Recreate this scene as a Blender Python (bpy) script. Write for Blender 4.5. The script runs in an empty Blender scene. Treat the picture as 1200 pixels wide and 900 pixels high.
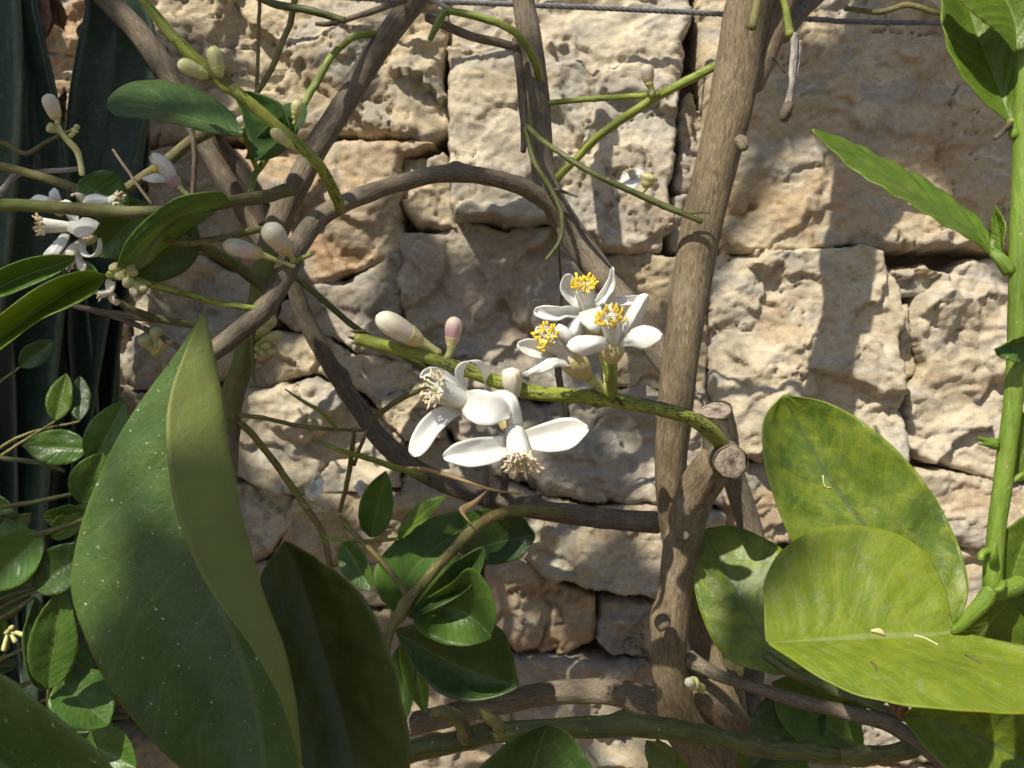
import bpy, math, random
import numpy as np
from mathutils import Vector

# ------------------------------------------------------------------ camera, sky, sun, exposure
SC = bpy.context.scene
COL = SC.collection
CAM_Z = 0.42
TANH = 0.5095                      # tan of half the horizontal field of view
cd = bpy.data.cameras.new('camera')
cam = bpy.data.objects.new('camera', cd); COL.objects.link(cam)
cam.location = (0, 0, CAM_Z); cam.rotation_euler = (math.radians(90), 0, 0)
cd.sensor_width = 36; cd.lens = 18 / TANH
cd.clip_start = 0.005; cd.clip_end = 500
cd.dof.use_dof = True; cd.dof.focus_distance = 0.335; cd.dof.aperture_fstop = 38
SC.camera = cam

SUN = Vector((-0.37, -0.60, 0.71)).normalized()          # towards the sun
elev = math.asin(SUN.z); azim = math.atan2(SUN.x, SUN.y)
w = bpy.data.worlds.new('World'); SC.world = w; w.use_nodes = True
nt = w.node_tree
sky = nt.nodes.new('ShaderNodeTexSky'); sky.sky_type = 'NISHITA'; sky.sun_disc = False
sky.sun_elevation = elev; sky.sun_rotation = azim
bg = nt.nodes['Background']; bg.inputs[1].default_value = 0.085
nt.links.new(sky.outputs[0], bg.inputs[0])
sl = bpy.data.lights.new('sun', 'SUN'); sl.energy = 4.9; sl.angle = math.radians(0.53); sl.color = (1.0, 0.93, 0.79)
so = bpy.data.objects.new('sun', sl); COL.objects.link(so)
so.rotation_euler = SUN.to_track_quat('Z', 'Y').to_euler()
SC.view_settings.view_transform = 'Standard'; SC.view_settings.look = 'None'
SC.view_settings.exposure = 0.36; SC.view_settings.gamma = 1.0
SC.render.engine = 'CYCLES'
SC.cycles.max_bounces = 5; SC.cycles.diffuse_bounces = 3; SC.cycles.transmission_bounces = 4; SC.cycles.glossy_bounces = 2
SC.cycles.use_adaptive_sampling = True; SC.cycles.adaptive_threshold = 0.03
SC.cycles.use_denoising = True
random.seed(7); rng = np.random.default_rng(11)

# ------------------------------------------------------------------ helpers
def P(px, py, d):
    return np.array([(px - 600) / 600 * TANH * d, d, CAM_Z + (450 - py) / 600 * TANH * d])
def S(npx, d): return npx / 600 * TANH * d                 # size of npx at distance d
def to_px(co):
    co = np.asarray(co)
    return np.stack([600 + co[..., 0] / (TANH * co[..., 1]) * 600, 450 - (co[..., 2] - CAM_Z) / (TANH * co[..., 1]) * 600], -1)

def _hash(ix, iy, iz, seed):
    h = (ix * 374761393 + iy * 668265263 + iz * 2147483647 + seed * 1274126177) & 0xffffffff
    h = ((h ^ (h >> 13)) * 1274126177) & 0xffffffff
    h = ((h ^ (h >> 16)) * 2246822519) & 0xffffffff
    return ((h ^ (h >> 15)) & 0xffffff) / float(0xffffff) * 2 - 1
def vnoise(x, y, z, seed=0):
    x = np.asarray(x, float); y = np.asarray(y, float) + 0 * x; z = np.asarray(z, float) + 0 * x
    ix = np.floor(x).astype(np.int64); iy = np.floor(y).astype(np.int64); iz = np.floor(z).astype(np.int64)
    fx, fy, fz = x - ix, y - iy, z - iz
    fx = fx * fx * fx * (fx * (fx * 6 - 15) + 10); fy = fy * fy * fy * (fy * (fy * 6 - 15) + 10); fz = fz * fz * (3 - 2 * fz)
    r = 0
    for a in (0, 1):
        for b in (0, 1):
            for c in (0, 1):
                r = r + _hash(ix + a, iy + b, iz + c, seed) * (fx if a else 1 - fx) * (fy if b else 1 - fy) * (fz if c else 1 - fz)
    return r
def fbm(x, y, z=0.0, seed=0, octv=4, gain=0.5):
    r, amp, f = 0, 1.0, 1.0
    for o in range(octv):
        r = r + amp * vnoise(np.asarray(x) * f + 17.3 * o, np.asarray(y) * f - 9.1 * o, np.asarray(z) * f + 3.7 * o, seed + o)
        amp *= gain; f *= 2.03
    return r

def spline(pts, n):
    """Catmull-Rom through the points, n samples at even arc length; any number of columns."""
    p = np.asarray(pts, float)
    if len(p) == 2:
        return p[0] + (p[1] - p[0]) * np.linspace(0, 1, n)[:, None]
    q = np.vstack([2 * p[0] - p[1], p, 2 * p[-1] - p[-2]])
    out = []
    t = np.linspace(0, 1, 24, endpoint=False)[:, None]
    for i in range(1, len(q) - 2):
        a, b, c, d = q[i - 1], q[i], q[i + 1], q[i + 2]
        out.append(0.5 * ((2 * b) + (c - a) * t + (2 * a - 5 * b + 4 * c - d) * t * t + (3 * b - a - 3 * c + d) * t ** 3))
    out = np.vstack(out + [p[-1:]])
    L = np.concatenate([[0], np.cumsum(np.linalg.norm(np.diff(out[:, :3], axis=0), axis=1))])
    s = np.linspace(0, L[-1], n)
    return np.stack([np.interp(s, L, out[:, k]) for k in range(out.shape[1])], 1)

def mesh_obj(name, verts, faces, mats, parent=None, uvs=None, attr=None, midx=None, smooth=True, origin=None):
    me = bpy.data.meshes.new(name)
    verts = np.asarray(verts, float)
    o_at = np.zeros(3) if origin is None else np.asarray(origin, float)
    me.from_pydata((verts - o_at).tolist(), [], [tuple(int(i) for i in f) for f in faces])
    for m in (mats if isinstance(mats, (list, tuple)) else [mats]): me.materials.append(m)
    if midx is not None: me.polygons.foreach_set('material_index', np.asarray(midx, np.int32))
    me.polygons.foreach_set('use_smooth', [smooth] * len(me.polygons))
    if uvs is not None:
        lay = me.uv_layers.new(name='UVMap')
        li = np.empty(len(me.loops), np.int32); me.loops.foreach_get('vertex_index', li)
        lay.data.foreach_set('uv', np.asarray(uvs, np.float32)[li].ravel())
    if attr is not None:
        for an, av in attr.items():
            av = np.asarray(av, np.float32)
            if av.ndim == 1:
                a = me.attributes.new(an, 'FLOAT', 'POINT'); a.data.foreach_set('value', av)
            else:
                a = me.attributes.new(an, 'FLOAT_VECTOR', 'POINT'); a.data.foreach_set('vector', av.ravel())
    me.update()
    o = bpy.data.objects.new(name, me); COL.objects.link(o)
    o.location = o_at
    if parent is not None:
        o.parent = parent
        o.location = o_at - np.array(world_loc(parent))
    return o
def world_loc(o):
    v = Vector(o.location)
    while o.parent is not None:
        o = o.parent; v = v + Vector(o.location)
    return v
def empty(name, loc, parent=None):
    o = bpy.data.objects.new(name, None); COL.objects.link(o)
    o.empty_display_size = 0.02
    o.location = loc
    if parent is not None:
        o.parent = parent; o.location = Vector(loc) - world_loc(parent)
    return o
def tag(o, label=None, cat=None, group=None, kind=None):
    if label: o['label'] = label
    if cat: o['category'] = cat
    if group: o['group'] = group
    if kind: o['kind'] = kind
    return o

def grid_faces(nu, nv, off=0, flip=False):
    i = np.arange(nu - 1)[:, None] * nv + np.arange(nv - 1)[None, :] + off
    f = np.stack([i, i + nv, i + nv + 1, i + 1], -1).reshape(-1, 4)
    return f[:, ::-1] if flip else f

# ------------------------------------------------------------------ materials
class NT:
    def __init__(s, name):
        s.m = bpy.data.materials.new(name); s.m.use_nodes = True
        s.t = s.m.node_tree; s.t.nodes.clear()
        s.out = s.n('ShaderNodeOutputMaterial')
    def n(s, t, **k):
        nd = s.t.nodes.new(t)
        for a, b in k.items(): setattr(nd, a, b)
        return nd
    def l(s, a, b): s.t.links.new(a, b)
    def set(s, sock, v):
        if hasattr(v, 'links') or isinstance(v, bpy.types.NodeSocket): s.l(v, sock)
        else: sock.default_value = v
    def coord(s, kind='Object'): return s.n('ShaderNodeTexCoord').outputs[kind]
    def attr(s, name):
        return s.n('ShaderNodeAttribute', attribute_name=name)
    def mapping(s, v, scale=(1, 1, 1), loc=(0, 0, 0)):
        m = s.n('ShaderNodeMapping'); s.l(v, m.inputs[0]); s.set(m.inputs['Scale'], scale); s.set(m.inputs['Location'], loc)
        return m.outputs[0]
    def noise(s, v, scale, detail=4, rough=0.55, dist=0.0, w=None):
        t = s.n('ShaderNodeTexNoise')
        if w is not None:
            t.noise_dimensions = '4D'; s.set(t.inputs['W'], w)
        s.l(v, t.inputs['Vector']); t.inputs['Scale'].default_value = scale
        t.inputs['Detail'].default_value = detail; t.inputs['Roughness'].default_value = rough; t.inputs['Distortion'].default_value = dist
        return t.outputs[0]
    def vor(s, v, scale, feature='F1', out='Distance'):
        t = s.n('ShaderNodeTexVoronoi', feature=feature); s.l(v, t.inputs['Vector']); t.inputs['Scale'].default_value = scale
        return t.outputs[out]
    def ramp(s, f, stops, interp='LINEAR'):
        r = s.n('ShaderNodeValToRGB'); s.l(f, r.inputs[0]); r.color_ramp.interpolation = interp
        e = r.color_ramp.elements
        while len(e) < len(stops): e.new(0.5)
        for k, (p, c) in enumerate(stops):
            e[k].position = p; e[k].color = (c, c, c, 1) if not isinstance(c, tuple) else (*c[:3], 1)
        return r.outputs[0]
    def mix(s, f, a, b, mode='MIX'):
        m = s.n('ShaderNodeMix', data_type='RGBA', blend_type=mode)
        s.set(m.inputs[0], f)
        for k, v in ((6, a), (7, b)):
            s.set(m.inputs[k], (*v[:3], 1) if isinstance(v, tuple) else v)
        return m.outputs[2]
    def math(s, op, a, b=None, c=None):
        m = s.n('ShaderNodeMath', operation=op)
        s.set(m.inputs[0], a)
        if b is not None: s.set(m.inputs[1], b)
        if c is not None: s.set(m.inputs[2], c)
        return m.outputs[0]
    def bump(s, h, strength, dist, normal=None):
        b = s.n('ShaderNodeBump'); s.l(h, b.inputs['Height']); b.inputs['Strength'].default_value = strength; b.inputs['Distance'].default_value = dist
        if normal is not None: s.l(normal, b.inputs['Normal'])
        return b.outputs[0]
    def bsdf(s, color, rough=0.8, spec=0.4, normal=None, **k):
        b = s.n('ShaderNodeBsdfPrincipled')
        s.set(b.inputs['Base Color'], (*color[:3], 1) if isinstance(color, tuple) else color)
        s.set(b.inputs['Roughness'], rough); s.set(b.inputs['Specular IOR Level'], spec)
        if normal is not None: s.l(normal, b.inputs['Normal'])
        for a, v in k.items(): s.set(b.inputs[a.replace('_', ' ')], v)
        return b.outputs[0]
    def done(s, sh): s.l(sh, s.out.inputs[0]); return s.m

def stone_mat(name, cA, cB, cC, gray):
    """'tint' holds the stone's own mineral banding: (patch, streak, rust)."""
    t = NT(name); v = t.coord('Object')
    sep = t.n('ShaderNodeSeparateXYZ'); t.l(t.attr('tint').outputs['Vector'], sep.inputs[0])
    fine = t.noise(v, 330, 5, 0.75, 0.4); mot = t.noise(t.mapping(v, (1, 1, 1.8)), 95, 5, 0.7, 1.4)
    c = t.mix(sep.outputs[0], cA, cB)
    c = t.mix(sep.outputs[1], c, gray)
    c = t.mix(sep.outputs[2], c, cC)
    c = t.mix(t.ramp(mot, [(0.30, 0.55), (0.46, 0)]), c, (0.27, 0.20, 0.135))
    c = t.mix(t.ramp(mot, [(0.54, 0), (0.70, 0.55)]), c, (0.60, 0.56, 0.48))
    c = t.mix(t.ramp(fine, [(0.30, 0.7), (0.47, 0)]), c, (0.20, 0.15, 0.10))
    c = t.mix(t.ramp(fine, [(0.58, 0.0), (0.75, 0.5)]), c, (0.66, 0.62, 0.53))
    h2 = t.noise(t.mapping(v, (1, 1, 1.6)), 520, 3, 0.65, 0.4)
    nrm = t.bump(fine, 0.35, 0.0011); nrm = t.bump(mot, 0.25, 0.0016, nrm); nrm = t.bump(h2, 0.25, 0.0005, nrm)
    return t.done(t.bsdf(c, 0.82, 0.3, nrm))
STONE = [stone_mat('limestone_cream', (0.395, 0.318, 0.200), (0.485, 0.41, 0.283), (0.38, 0.265, 0.15), (0.325, 0.295, 0.24)),
         stone_mat('limestone_grey', (0.33, 0.278, 0.21), (0.385, 0.342, 0.28), (0.32, 0.22, 0.14), (0.28, 0.265, 0.235)),
         stone_mat('limestone_ochre', (0.385, 0.275, 0.16), (0.425, 0.345, 0.24), (0.36, 0.215, 0.105), (0.33, 0.285, 0.22)),
         stone_mat('limestone_pale', (0.43, 0.365, 0.255), (0.505, 0.445, 0.335), (0.40, 0.29, 0.18), (0.35, 0.325, 0.275))]
def simple_rough(name, a, b, scale, rough=0.9, bumpd=0.002):
    t = NT(name); v = t.coord('Object')
    n = t.noise(v, scale, 6, 0.65, 0.4)
    return t.done(t.bsdf(t.mix(t.ramp(n, [(0.3, 0), (0.7, 1)]), a, b), rough, 0.2, t.bump(n, 0.8, bumpd)))
MORTAR = simple_rough('packed_earth_mortar', (0.07, 0.05, 0.035), (0.16, 0.12, 0.085), 120)
SOIL = simple_rough('garden_soil', (0.10, 0.07, 0.045), (0.22, 0.16, 0.11), 30, 0.95, 0.01)

def bark_mat(name, cdark, cmid, clight, ridge=1.0, lichen=0.25, green=None):
    t = NT(name); v = t.attr('bark').outputs['Vector']
    r1 = t.noise(v, 650, 4, 0.65, 0.6)
    r2 = t.noise(v, 2300, 3, 0.65, 0.4)
    pat = t.noise(t.coord('Object'), 70, 4, 0.65, 0.8)
    c = t.mix(t.ramp(r1, [(0.30, 0), (0.56, 1)]), cdark, cmid)
    c = t.mix(t.ramp(r2, [(0.50, 0), (0.68, 0.75)]), c, clight)
    c = t.mix(t.ramp(pat, [(0.28, 0.6), (0.45, 0)]), c, cdark)
    c = t.mix(t.ramp(pat, [(0.54, 0), (0.72, lichen)]), c, (0.40, 0.36, 0.29))
    if green:
        c = t.mix(t.ramp(t.noise(t.coord('Object'), 38, 3, 0.55, 0.3), [(0.40, 0), (0.62, 0.75)]), c, green)
    n = t.bump(r1, 0.45 * ridge, 0.0010); n = t.bump(r2, 0.55 * ridge, 0.0005, n)
    return t.done(t.bsdf(c, 0.8, 0.25, n))
BARK = bark_mat('trunk_bark', (0.080, 0.060, 0.036), (0.175, 0.135, 0.082), (0.36, 0.285, 0.175))
BARK_GREY = bark_mat('grey_branch_bark', (0.085, 0.068, 0.048), (0.165, 0.134, 0.096), (0.30, 0.250, 0.185))
BARK_GREY_SHADED = bark_mat('shaded_limb_bark', (0.065, 0.052, 0.037), (0.125, 0.102, 0.073), (0.22, 0.185, 0.138))  # grey branch bark with the diagonal limb's shade put into the colour
BARK_DARK = bark_mat('dark_branch_bark', (0.045, 0.034, 0.024), (0.11, 0.085, 0.06), (0.22, 0.175, 0.125))
BARK_OLIVE = bark_mat('olive_branch_bark', (0.06, 0.05, 0.025), (0.14, 0.12, 0.055), (0.24, 0.20, 0.11), 0.7, 0.2, (0.13, 0.16, 0.04))
DEAD = bark_mat('bleached_dead_wood', (0.10, 0.085, 0.075), (0.40, 0.36, 0.33), (0.62, 0.58, 0.54), 1.3, 0.1)

def twig_mat(name, a, b, spots=0.35, rough=0.5):
    t = NT(name); v = t.attr('bark').outputs['Vector']; ob = t.coord('Object')
    n = t.noise(v, 420, 4, 0.65, 0.8)
    c = t.mix(t.ramp(n, [(0.36, 0), (0.62, 1)]), a, b)
    cl = t.noise(ob, 95, 4, 0.65)
    c = t.mix(t.ramp(cl, [(0.30, 0.5), (0.46, 0)]), c, (a[0] * 0.75 + 0.03, a[1] * 0.55, a[2] * 0.7))
    sp = t.noise(t.mapping(v, (1, 1, 2.2)), 1300, 3, 0.65, 0.3)
    c = t.mix(t.math('MULTIPLY', t.ramp(sp, [(0.50, 0), (0.58, 1)]), t.ramp(cl, [(0.44, 0), (0.60, spots)])), c, (0.045, 0.026, 0.028))
    c = t.mix(t.ramp(t.noise(ob, 620, 2, 0.5), [(0.68, 0), (0.73, 0.45)]), c, (0.5, 0.47, 0.35))
    nrm = t.bump(n, 0.6, 0.0007); nrm = t.bump(sp, 0.5, 0.0005, nrm)
    return t.done(t.bsdf(c, rough, 0.4, nrm))
TWIG = twig_mat('green_twig', (0.13, 0.17, 0.025), (0.25, 0.30, 0.05))
TWIG_SPECK = twig_mat('speckled_green_twig', (0.16, 0.20, 0.025), (0.30, 0.34, 0.05), 1.0)
TWIG_DARK = twig_mat('dark_green_twig', (0.055, 0.068, 0.017), (0.12, 0.135, 0.035), 0.5)
TWIG_OLIVE = twig_mat('olive_twig', (0.12, 0.11, 0.03), (0.22, 0.20, 0.07), 0.8, 0.65)
TWIG_PURPLE = twig_mat('purplish_twig_skin', (0.065, 0.055, 0.03), (0.15, 0.13, 0.045), 1.0)
SHOOT = twig_mat('fresh_shoot_green', (0.105, 0.18, 0.018), (0.175, 0.265, 0.034), 0.10, 0.42)
PEDICEL = twig_mat('pale_pedicel', (0.42, 0.44, 0.14), (0.58, 0.56, 0.26), 0.25, 0.5)

def leaf_mat(name, a, b, yellow, vein, amt_y=0.5, rough=0.42, transl=0.38, tcol=(0.30, 0.42, 0.05), dust=0.25, nvein=13.0, speck=0.0, streak=0.25, fibre=False, vmix=0.34):
    """UV: u along the blade, v across it (0.5 on the midrib)."""
    t = NT(name); uv = t.coord('UV'); ob = t.coord('Object')
    sep = t.n('ShaderNodeSeparateXYZ'); t.l(uv, sep.inputs[0]); u, vv = sep.outputs[0], sep.outputs[1]
    av = t.math('ABSOLUTE', t.math('SUBTRACT', vv, 0.5))
    n1 = t.noise(ob, 45, 4, 0.6, 0.5); n2 = t.noise(ob, 160, 4, 0.6, 0.4); n3 = t.noise(ob, 700, 3, 0.6)
    c = t.mix(t.ramp(n1, [(0.35, 0), (0.65, 1)]), a, b)
    c = t.mix(t.math('MULTIPLY', t.ramp(n2, [(0.42, 0), (0.70, 1)]), amt_y), c, yellow)
    # side veins run forward from the midrib
    ph = t.math('ADD', t.math('MULTIPLY', t.math('SUBTRACT', u, t.math('MULTIPLY', av, 0.42)), nvein * 6.2832), t.math('MULTIPLY', n1, 3.0))
    vs = t.math('SINE', ph)
    cv = t.n('ShaderNodeCombineXYZ'); t.l(t.math('MULTIPLY', t.math('SUBTRACT', u, t.math('MULTIPLY', vv, 0.42) if False else t.math('MULTIPLY', av, 0.42)), 42.0), cv.inputs[0]); t.l(t.math('MULTIPLY', vv, 9.0), cv.inputs[1])
    stn = t.noise(cv.outputs[0], 1.0, 4, 0.7, 0.5)
    c = t.mix(t.ramp(stn, [(0.50, 0), (0.72, streak)]), c, yellow)
    c = t.mix(t.ramp(stn, [(0.30, streak), (0.46, 0)]), c, a)
    vm = t.ramp(vs, [(0.955, 0), (0.998, 1)])
    mid = t.ramp(av, [(0.0, 1), (0.012, 0.9), (0.022, 0)])
    c = t.mix(t.math('MULTIPLY', vm, vmix if nvein else 0.0), c, vein)
    net = t.vor(ob, 620, 'DISTANCE_TO_EDGE')
    c = t.mix(t.ramp(net, [(0.0, 0.16), (0.10, 0.0)]), c, vein)
    if fibre:
        fv = t.n('ShaderNodeCombineXYZ'); t.l(t.math('MULTIPLY', u, 5.0), fv.inputs[0]); t.l(t.math('MULTIPLY', vv, 46.0), fv.inputs[1])
        fb = t.noise(fv.outputs[0], 1.0, 4, 0.7, 0.3)
        c = t.mix(t.ramp(fb, [(0.48, 0), (0.70, 0.6)]), c, vein)
        c = t.mix(t.ramp(t.noise(ob, 60, 4, 0.7, 1.0), [(0.56, 0), (0.74, 0.5)]), c, (0.17, 0.15, 0.10))
    c = t.mix(t.math('MULTIPLY', mid, 0.8), c, vein)
    c = t.mix(t.ramp(av, [(0.485, 0), (0.497, 0.7)]), c, yellow)
    if dust:
        c = t.mix(t.ramp(t.noise(ob, 320, 5, 0.7, 1.0), [(0.55, 0), (0.75, dust)]), c, (0.36, 0.35, 0.27))
    if speck:
        c = t.mix(t.ramp(t.noise(ob, 950, 2, 0.5), [(0.715, 0), (0.74, speck)]), c, (0.75, 0.77, 0.72))
        c = t.mix(t.ramp(t.noise(t.mapping(ob, (1, 1, 1), (3.1, 2.2, 1.7)), 520, 2, 0.5), [(0.73, 0), (0.75, 0.8)]), c, (0.03, 0.03, 0.015))
    h = t.math('ADD', t.math('MULTIPLY', vs, -0.25), t.math('MULTIPLY', mid, -0.8))
    nrm = t.bump(h, 0.13, 0.0007); nrm = t.bump(n2, 0.5, 0.0010, nrm); nrm = t.bump(n3, 0.25, 0.00025, nrm); nrm = t.bump(net, 0.18, 0.0004, nrm)
    rg = t.math('ADD', t.math('MULTIPLY', n2, 0.28), rough - 0.14)
    pr = t.bsdf(c, rg, 0.5, nrm)
    tr = t.n('ShaderNodeBsdfTranslucent'); t.set(tr.inputs[0], t.mix(0.6, c, tcol)); t.l(nrm, tr.inputs['Normal'])
    mx = t.n('ShaderNodeMixShader'); mx.inputs[0].default_value = transl; t.l(pr, mx.inputs[1]); t.l(tr.outputs[0], mx.inputs[2])
    return t.done(mx.outputs[0])
G_DARK = leaf_mat('leaf_dark_green', (0.028, 0.070, 0.016), (0.050, 0.115, 0.022), (0.085, 0.13, 0.02), (0.12, 0.17, 0.05), 0.35, 0.40, 0.30, dust=0.2)
G_BIG = leaf_mat('leaf_large_dusty_green', (0.048, 0.108, 0.026), (0.072, 0.142, 0.030), (0.13, 0.19, 0.025), (0.14, 0.20, 0.07), 0.30, 0.42, 0.30, dust=0.15, nvein=9, speck=0.9)
G_MID = leaf_mat('leaf_mid_green', (0.045, 0.125, 0.018), (0.085, 0.19, 0.028), (0.15, 0.22, 0.03), (0.18, 0.26, 0.08), 0.4, 0.38, 0.35, dust=0.1)
G_YOUNG = leaf_mat('leaf_young_green', (0.085, 0.165, 0.014), (0.135, 0.225, 0.018), (0.22, 0.29, 0.03), (0.26, 0.36, 0.10), 0.5, 0.42, 0.42, (0.35, 0.5, 0.05), dust=0.06)
G_LIME = leaf_mat('leaf_lime_chlorotic', (0.140, 0.210, 0.012), (0.205, 0.275, 0.014), (0.29, 0.335, 0.018), (0.29, 0.34, 0.10), 0.6, 0.55, 0.35, (0.45, 0.5, 0.04), dust=0.42, nvein=11, streak=0.55)
G_MOTTLE = leaf_mat('leaf_mottled_green', (0.070, 0.135, 0.018), (0.16, 0.24, 0.022), (0.30, 0.36, 0.03), (0.09, 0.13, 0.05), 0.8, 0.45, 0.35, (0.40, 0.48, 0.04), dust=0.2, streak=0.5)
G_OLIVE = leaf_mat('leaf_olive_green', (0.045, 0.075, 0.014), (0.072, 0.105, 0.018), (0.13, 0.13, 0.02), (0.08, 0.09, 0.03), 0.5, 0.5, 0.30, (0.3, 0.3, 0.03), dust=0.1)
U_PALE = leaf_mat('leaf_pale_underside', (0.15, 0.20, 0.055), (0.19, 0.235, 0.07), (0.22, 0.23, 0.07), (0.24, 0.27, 0.12), 0.4, 0.6, 0.40, (0.38, 0.42, 0.08), dust=0.1)
U_OLIVE = leaf_mat('leaf_olive_underside', (0.20, 0.25, 0.055), (0.245, 0.29, 0.068), (0.28, 0.29, 0.075), (0.22, 0.22, 0.09), 0.4, 0.62, 0.34, (0.40, 0.40, 0.08), dust=0.1, nvein=8, speck=0.0)
G_STRAP = leaf_mat('strap_leaf_blue_green', (0.022, 0.048, 0.034), (0.035, 0.068, 0.048), (0.05, 0.075, 0.035), (0.05, 0.08, 0.05), 0.3, 0.42, 0.12, (0.1, 0.2, 0.08), dust=0.3, nvein=0.0, fibre=True)
G_STRAP_PALE = leaf_mat('strap_leaf_grey_green', (0.085, 0.12, 0.11), (0.12, 0.155, 0.14), (0.13, 0.15, 0.10), (0.12, 0.15, 0.13), 0.3, 0.5, 0.15, (0.2, 0.3, 0.2), dust=0.3, nvein=0.0, fibre=True)
DRY = leaf_mat('dry_straw', (0.42, 0.26, 0.11), (0.52, 0.36, 0.17), (0.6, 0.46, 0.25), (0.55, 0.42, 0.25), 0.4, 0.7, 0.3, (0.6, 0.4, 0.15), dust=0.0)
DRY_BROWN = leaf_mat('dry_brown_leaf', (0.16, 0.09, 0.045), (0.24, 0.14, 0.08), (0.3, 0.2, 0.12), (0.2, 0.12, 0.07), 0.4, 0.7, 0.2, (0.3, 0.15, 0.06), dust=0.1)

def petal_mat(name, white, shade, pink=0.0):
    t = NT(name); uv = t.coord('UV'); ob = t.coord('Object')
    sep = t.n('ShaderNodeSeparateXYZ'); t.l(uv, sep.inputs[0]); u, vv = sep.outputs[0], sep.outputs[1]
    n = t.noise(ob, 220, 3, 0.6, 0.5)
    c = t.mix(t.ramp(n, [(0.4, 0), (0.75, 0.5)]), white, shade)
    c = t.mix(t.ramp(u, [(0.0, 0.7), (0.22, 0)]), c, (0.62, 0.58, 0.36))
    if pink:
        c = t.mix(t.math('MULTIPLY', t.math('MULTIPLY', t.ramp(t.noise(ob, 130, 3, 0.5), [(0.42, 0), (0.62, 1)]), pink), t.ramp(u, [(0.0, 0.9), (0.45, 1.0), (0.8, 0.25), (1.0, 0.1)])), c, (0.50, 0.24, 0.33))
    ln = t.math('SINE', t.math('ADD', t.math('MULTIPLY', vv, 60.0), t.math('MULTIPLY', n, 5.0)))
    nrm = t.bump(ln, 0.05, 0.0003); nrm = t.bump(n, 0.25, 0.0004, nrm)
    pr = t.bsdf(c, 0.42, 0.35, nrm)
    tr = t.n('ShaderNodeBsdfTranslucent'); t.set(tr.inputs[0], (0.86, 0.84, 0.72, 1))
    mx = t.n('ShaderNodeMixShader'); mx.inputs[0].default_value = 0.25; t.l(pr, mx.inputs[1]); t.l(tr.outputs[0], mx.inputs[2])
    return t.done(mx.outputs[0])
PETAL = petal_mat('waxy_white_petal', (0.90, 0.90, 0.87), (0.87, 0.865, 0.81))
PETAL_BACK = petal_mat('petal_back_tinted', (0.87, 0.86, 0.81), (0.83, 0.79, 0.75), 0.18)
PETAL_AGED = petal_mat('aged_cream_petal', (0.78, 0.74, 0.62), (0.70, 0.62, 0.46))
BUD = petal_mat('flower_bud_cream', (0.76, 0.73, 0.56), (0.72, 0.64, 0.52), 0.40)
BUD_PINK = petal_mat('flower_bud_pink', (0.72, 0.62, 0.50), (0.60, 0.38, 0.38), 0.85)
BUD_GREEN = petal_mat('flower_bud_greenish', (0.50, 0.50, 0.22), (0.56, 0.52, 0.30), 0.1)
def blotch(name, a, b, scale, rough=0.6):
    t = NT(name); n = t.noise(t.coord('Object'), scale, 3, 0.6)
    return t.done(t.bsdf(t.mix(t.ramp(n, [(0.35, 0), (0.65, 1)]), a, b), rough, 0.35, t.bump(n, 0.4, 0.0005)))
ANTHER_Y = blotch('anther_yellow', (0.80, 0.50, 0.03), (0.90, 0.68, 0.07), 900, 0.7)
ANTHER_C = blotch('anther_cream', (0.70, 0.52, 0.27), (0.84, 0.72, 0.48), 900, 0.7)
FILAMENT = blotch('filament_white', (0.80, 0.77, 0.68), (0.84, 0.83, 0.78), 700, 0.5)
CALYX = blotch('calyx_tan', (0.46, 0.40, 0.16), (0.60, 0.50, 0.28), 260, 0.55)
DRY_BUD = blotch('dried_bud_brown', (0.10, 0.055, 0.03), (0.24, 0.14, 0.08), 500, 0.6)
DRY_FIL = blotch('dry_stamen', (0.48, 0.42, 0.28), (0.62, 0.57, 0.42), 700, 0.6)
WIRE = blotch('galvanised_wire', (0.10, 0.10, 0.105), (0.20, 0.20, 0.205), 500, 0.55)
def cut_mat():
    t = NT('cut_wood_end'); v = t.coord('UV')
    m = t.n('ShaderNodeVectorMath', operation='DISTANCE'); t.l(v, m.inputs[0]); m.inputs[1].default_value = (0.5, 0.5, 0)
    r = m.outputs['Value']
    rings = t.math('SINE', t.math('ADD', t.math('MULTIPLY', r, 70.0), t.math('MULTIPLY', t.noise(t.coord('Object'), 300, 4, 0.6), 6.0)))
    n = t.noise(t.coord('Object'), 600, 5, 0.7, 0.6)
    c = t.mix(t.ramp(n, [(0.36, 0), (0.60, 1)]), (0.15, 0.11, 0.085), (0.38, 0.32, 0.265))
    c = t.mix(t.ramp(r, [(0.06, 0.85), (0.2, 0.0)]), c, (0.12, 0.075, 0.05))
    c = t.mix(t.ramp(r, [(0.40, 0.0), (0.46, 0.7)]), c, (0.30, 0.23, 0.15))
    nr = t.bump(rings, 0.12, 0.0003); nr = t.bump(n, 0.9, 0.0010, nr)
    return t.done(t.bsdf(c, 0.9, 0.2, nr))
CUT = cut_mat()

# ------------------------------------------------------------------ builders
def frames(path):
    tg = np.gradient(path, axis=0); tg /= np.linalg.norm(tg, axis=1)[:, None] + 1e-12
    ref = np.array([0.13, -1.0, 0.21]); a = np.cross(tg[0], ref); a /= np.linalg.norm(a)
    A, B = [], []
    for t in tg:
        a = a - t * np.dot(a, t); a /= np.linalg.norm(a) + 1e-12
        A.append(a); B.append(np.cross(t, a))
    return tg, np.array(A), np.array(B)

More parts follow.
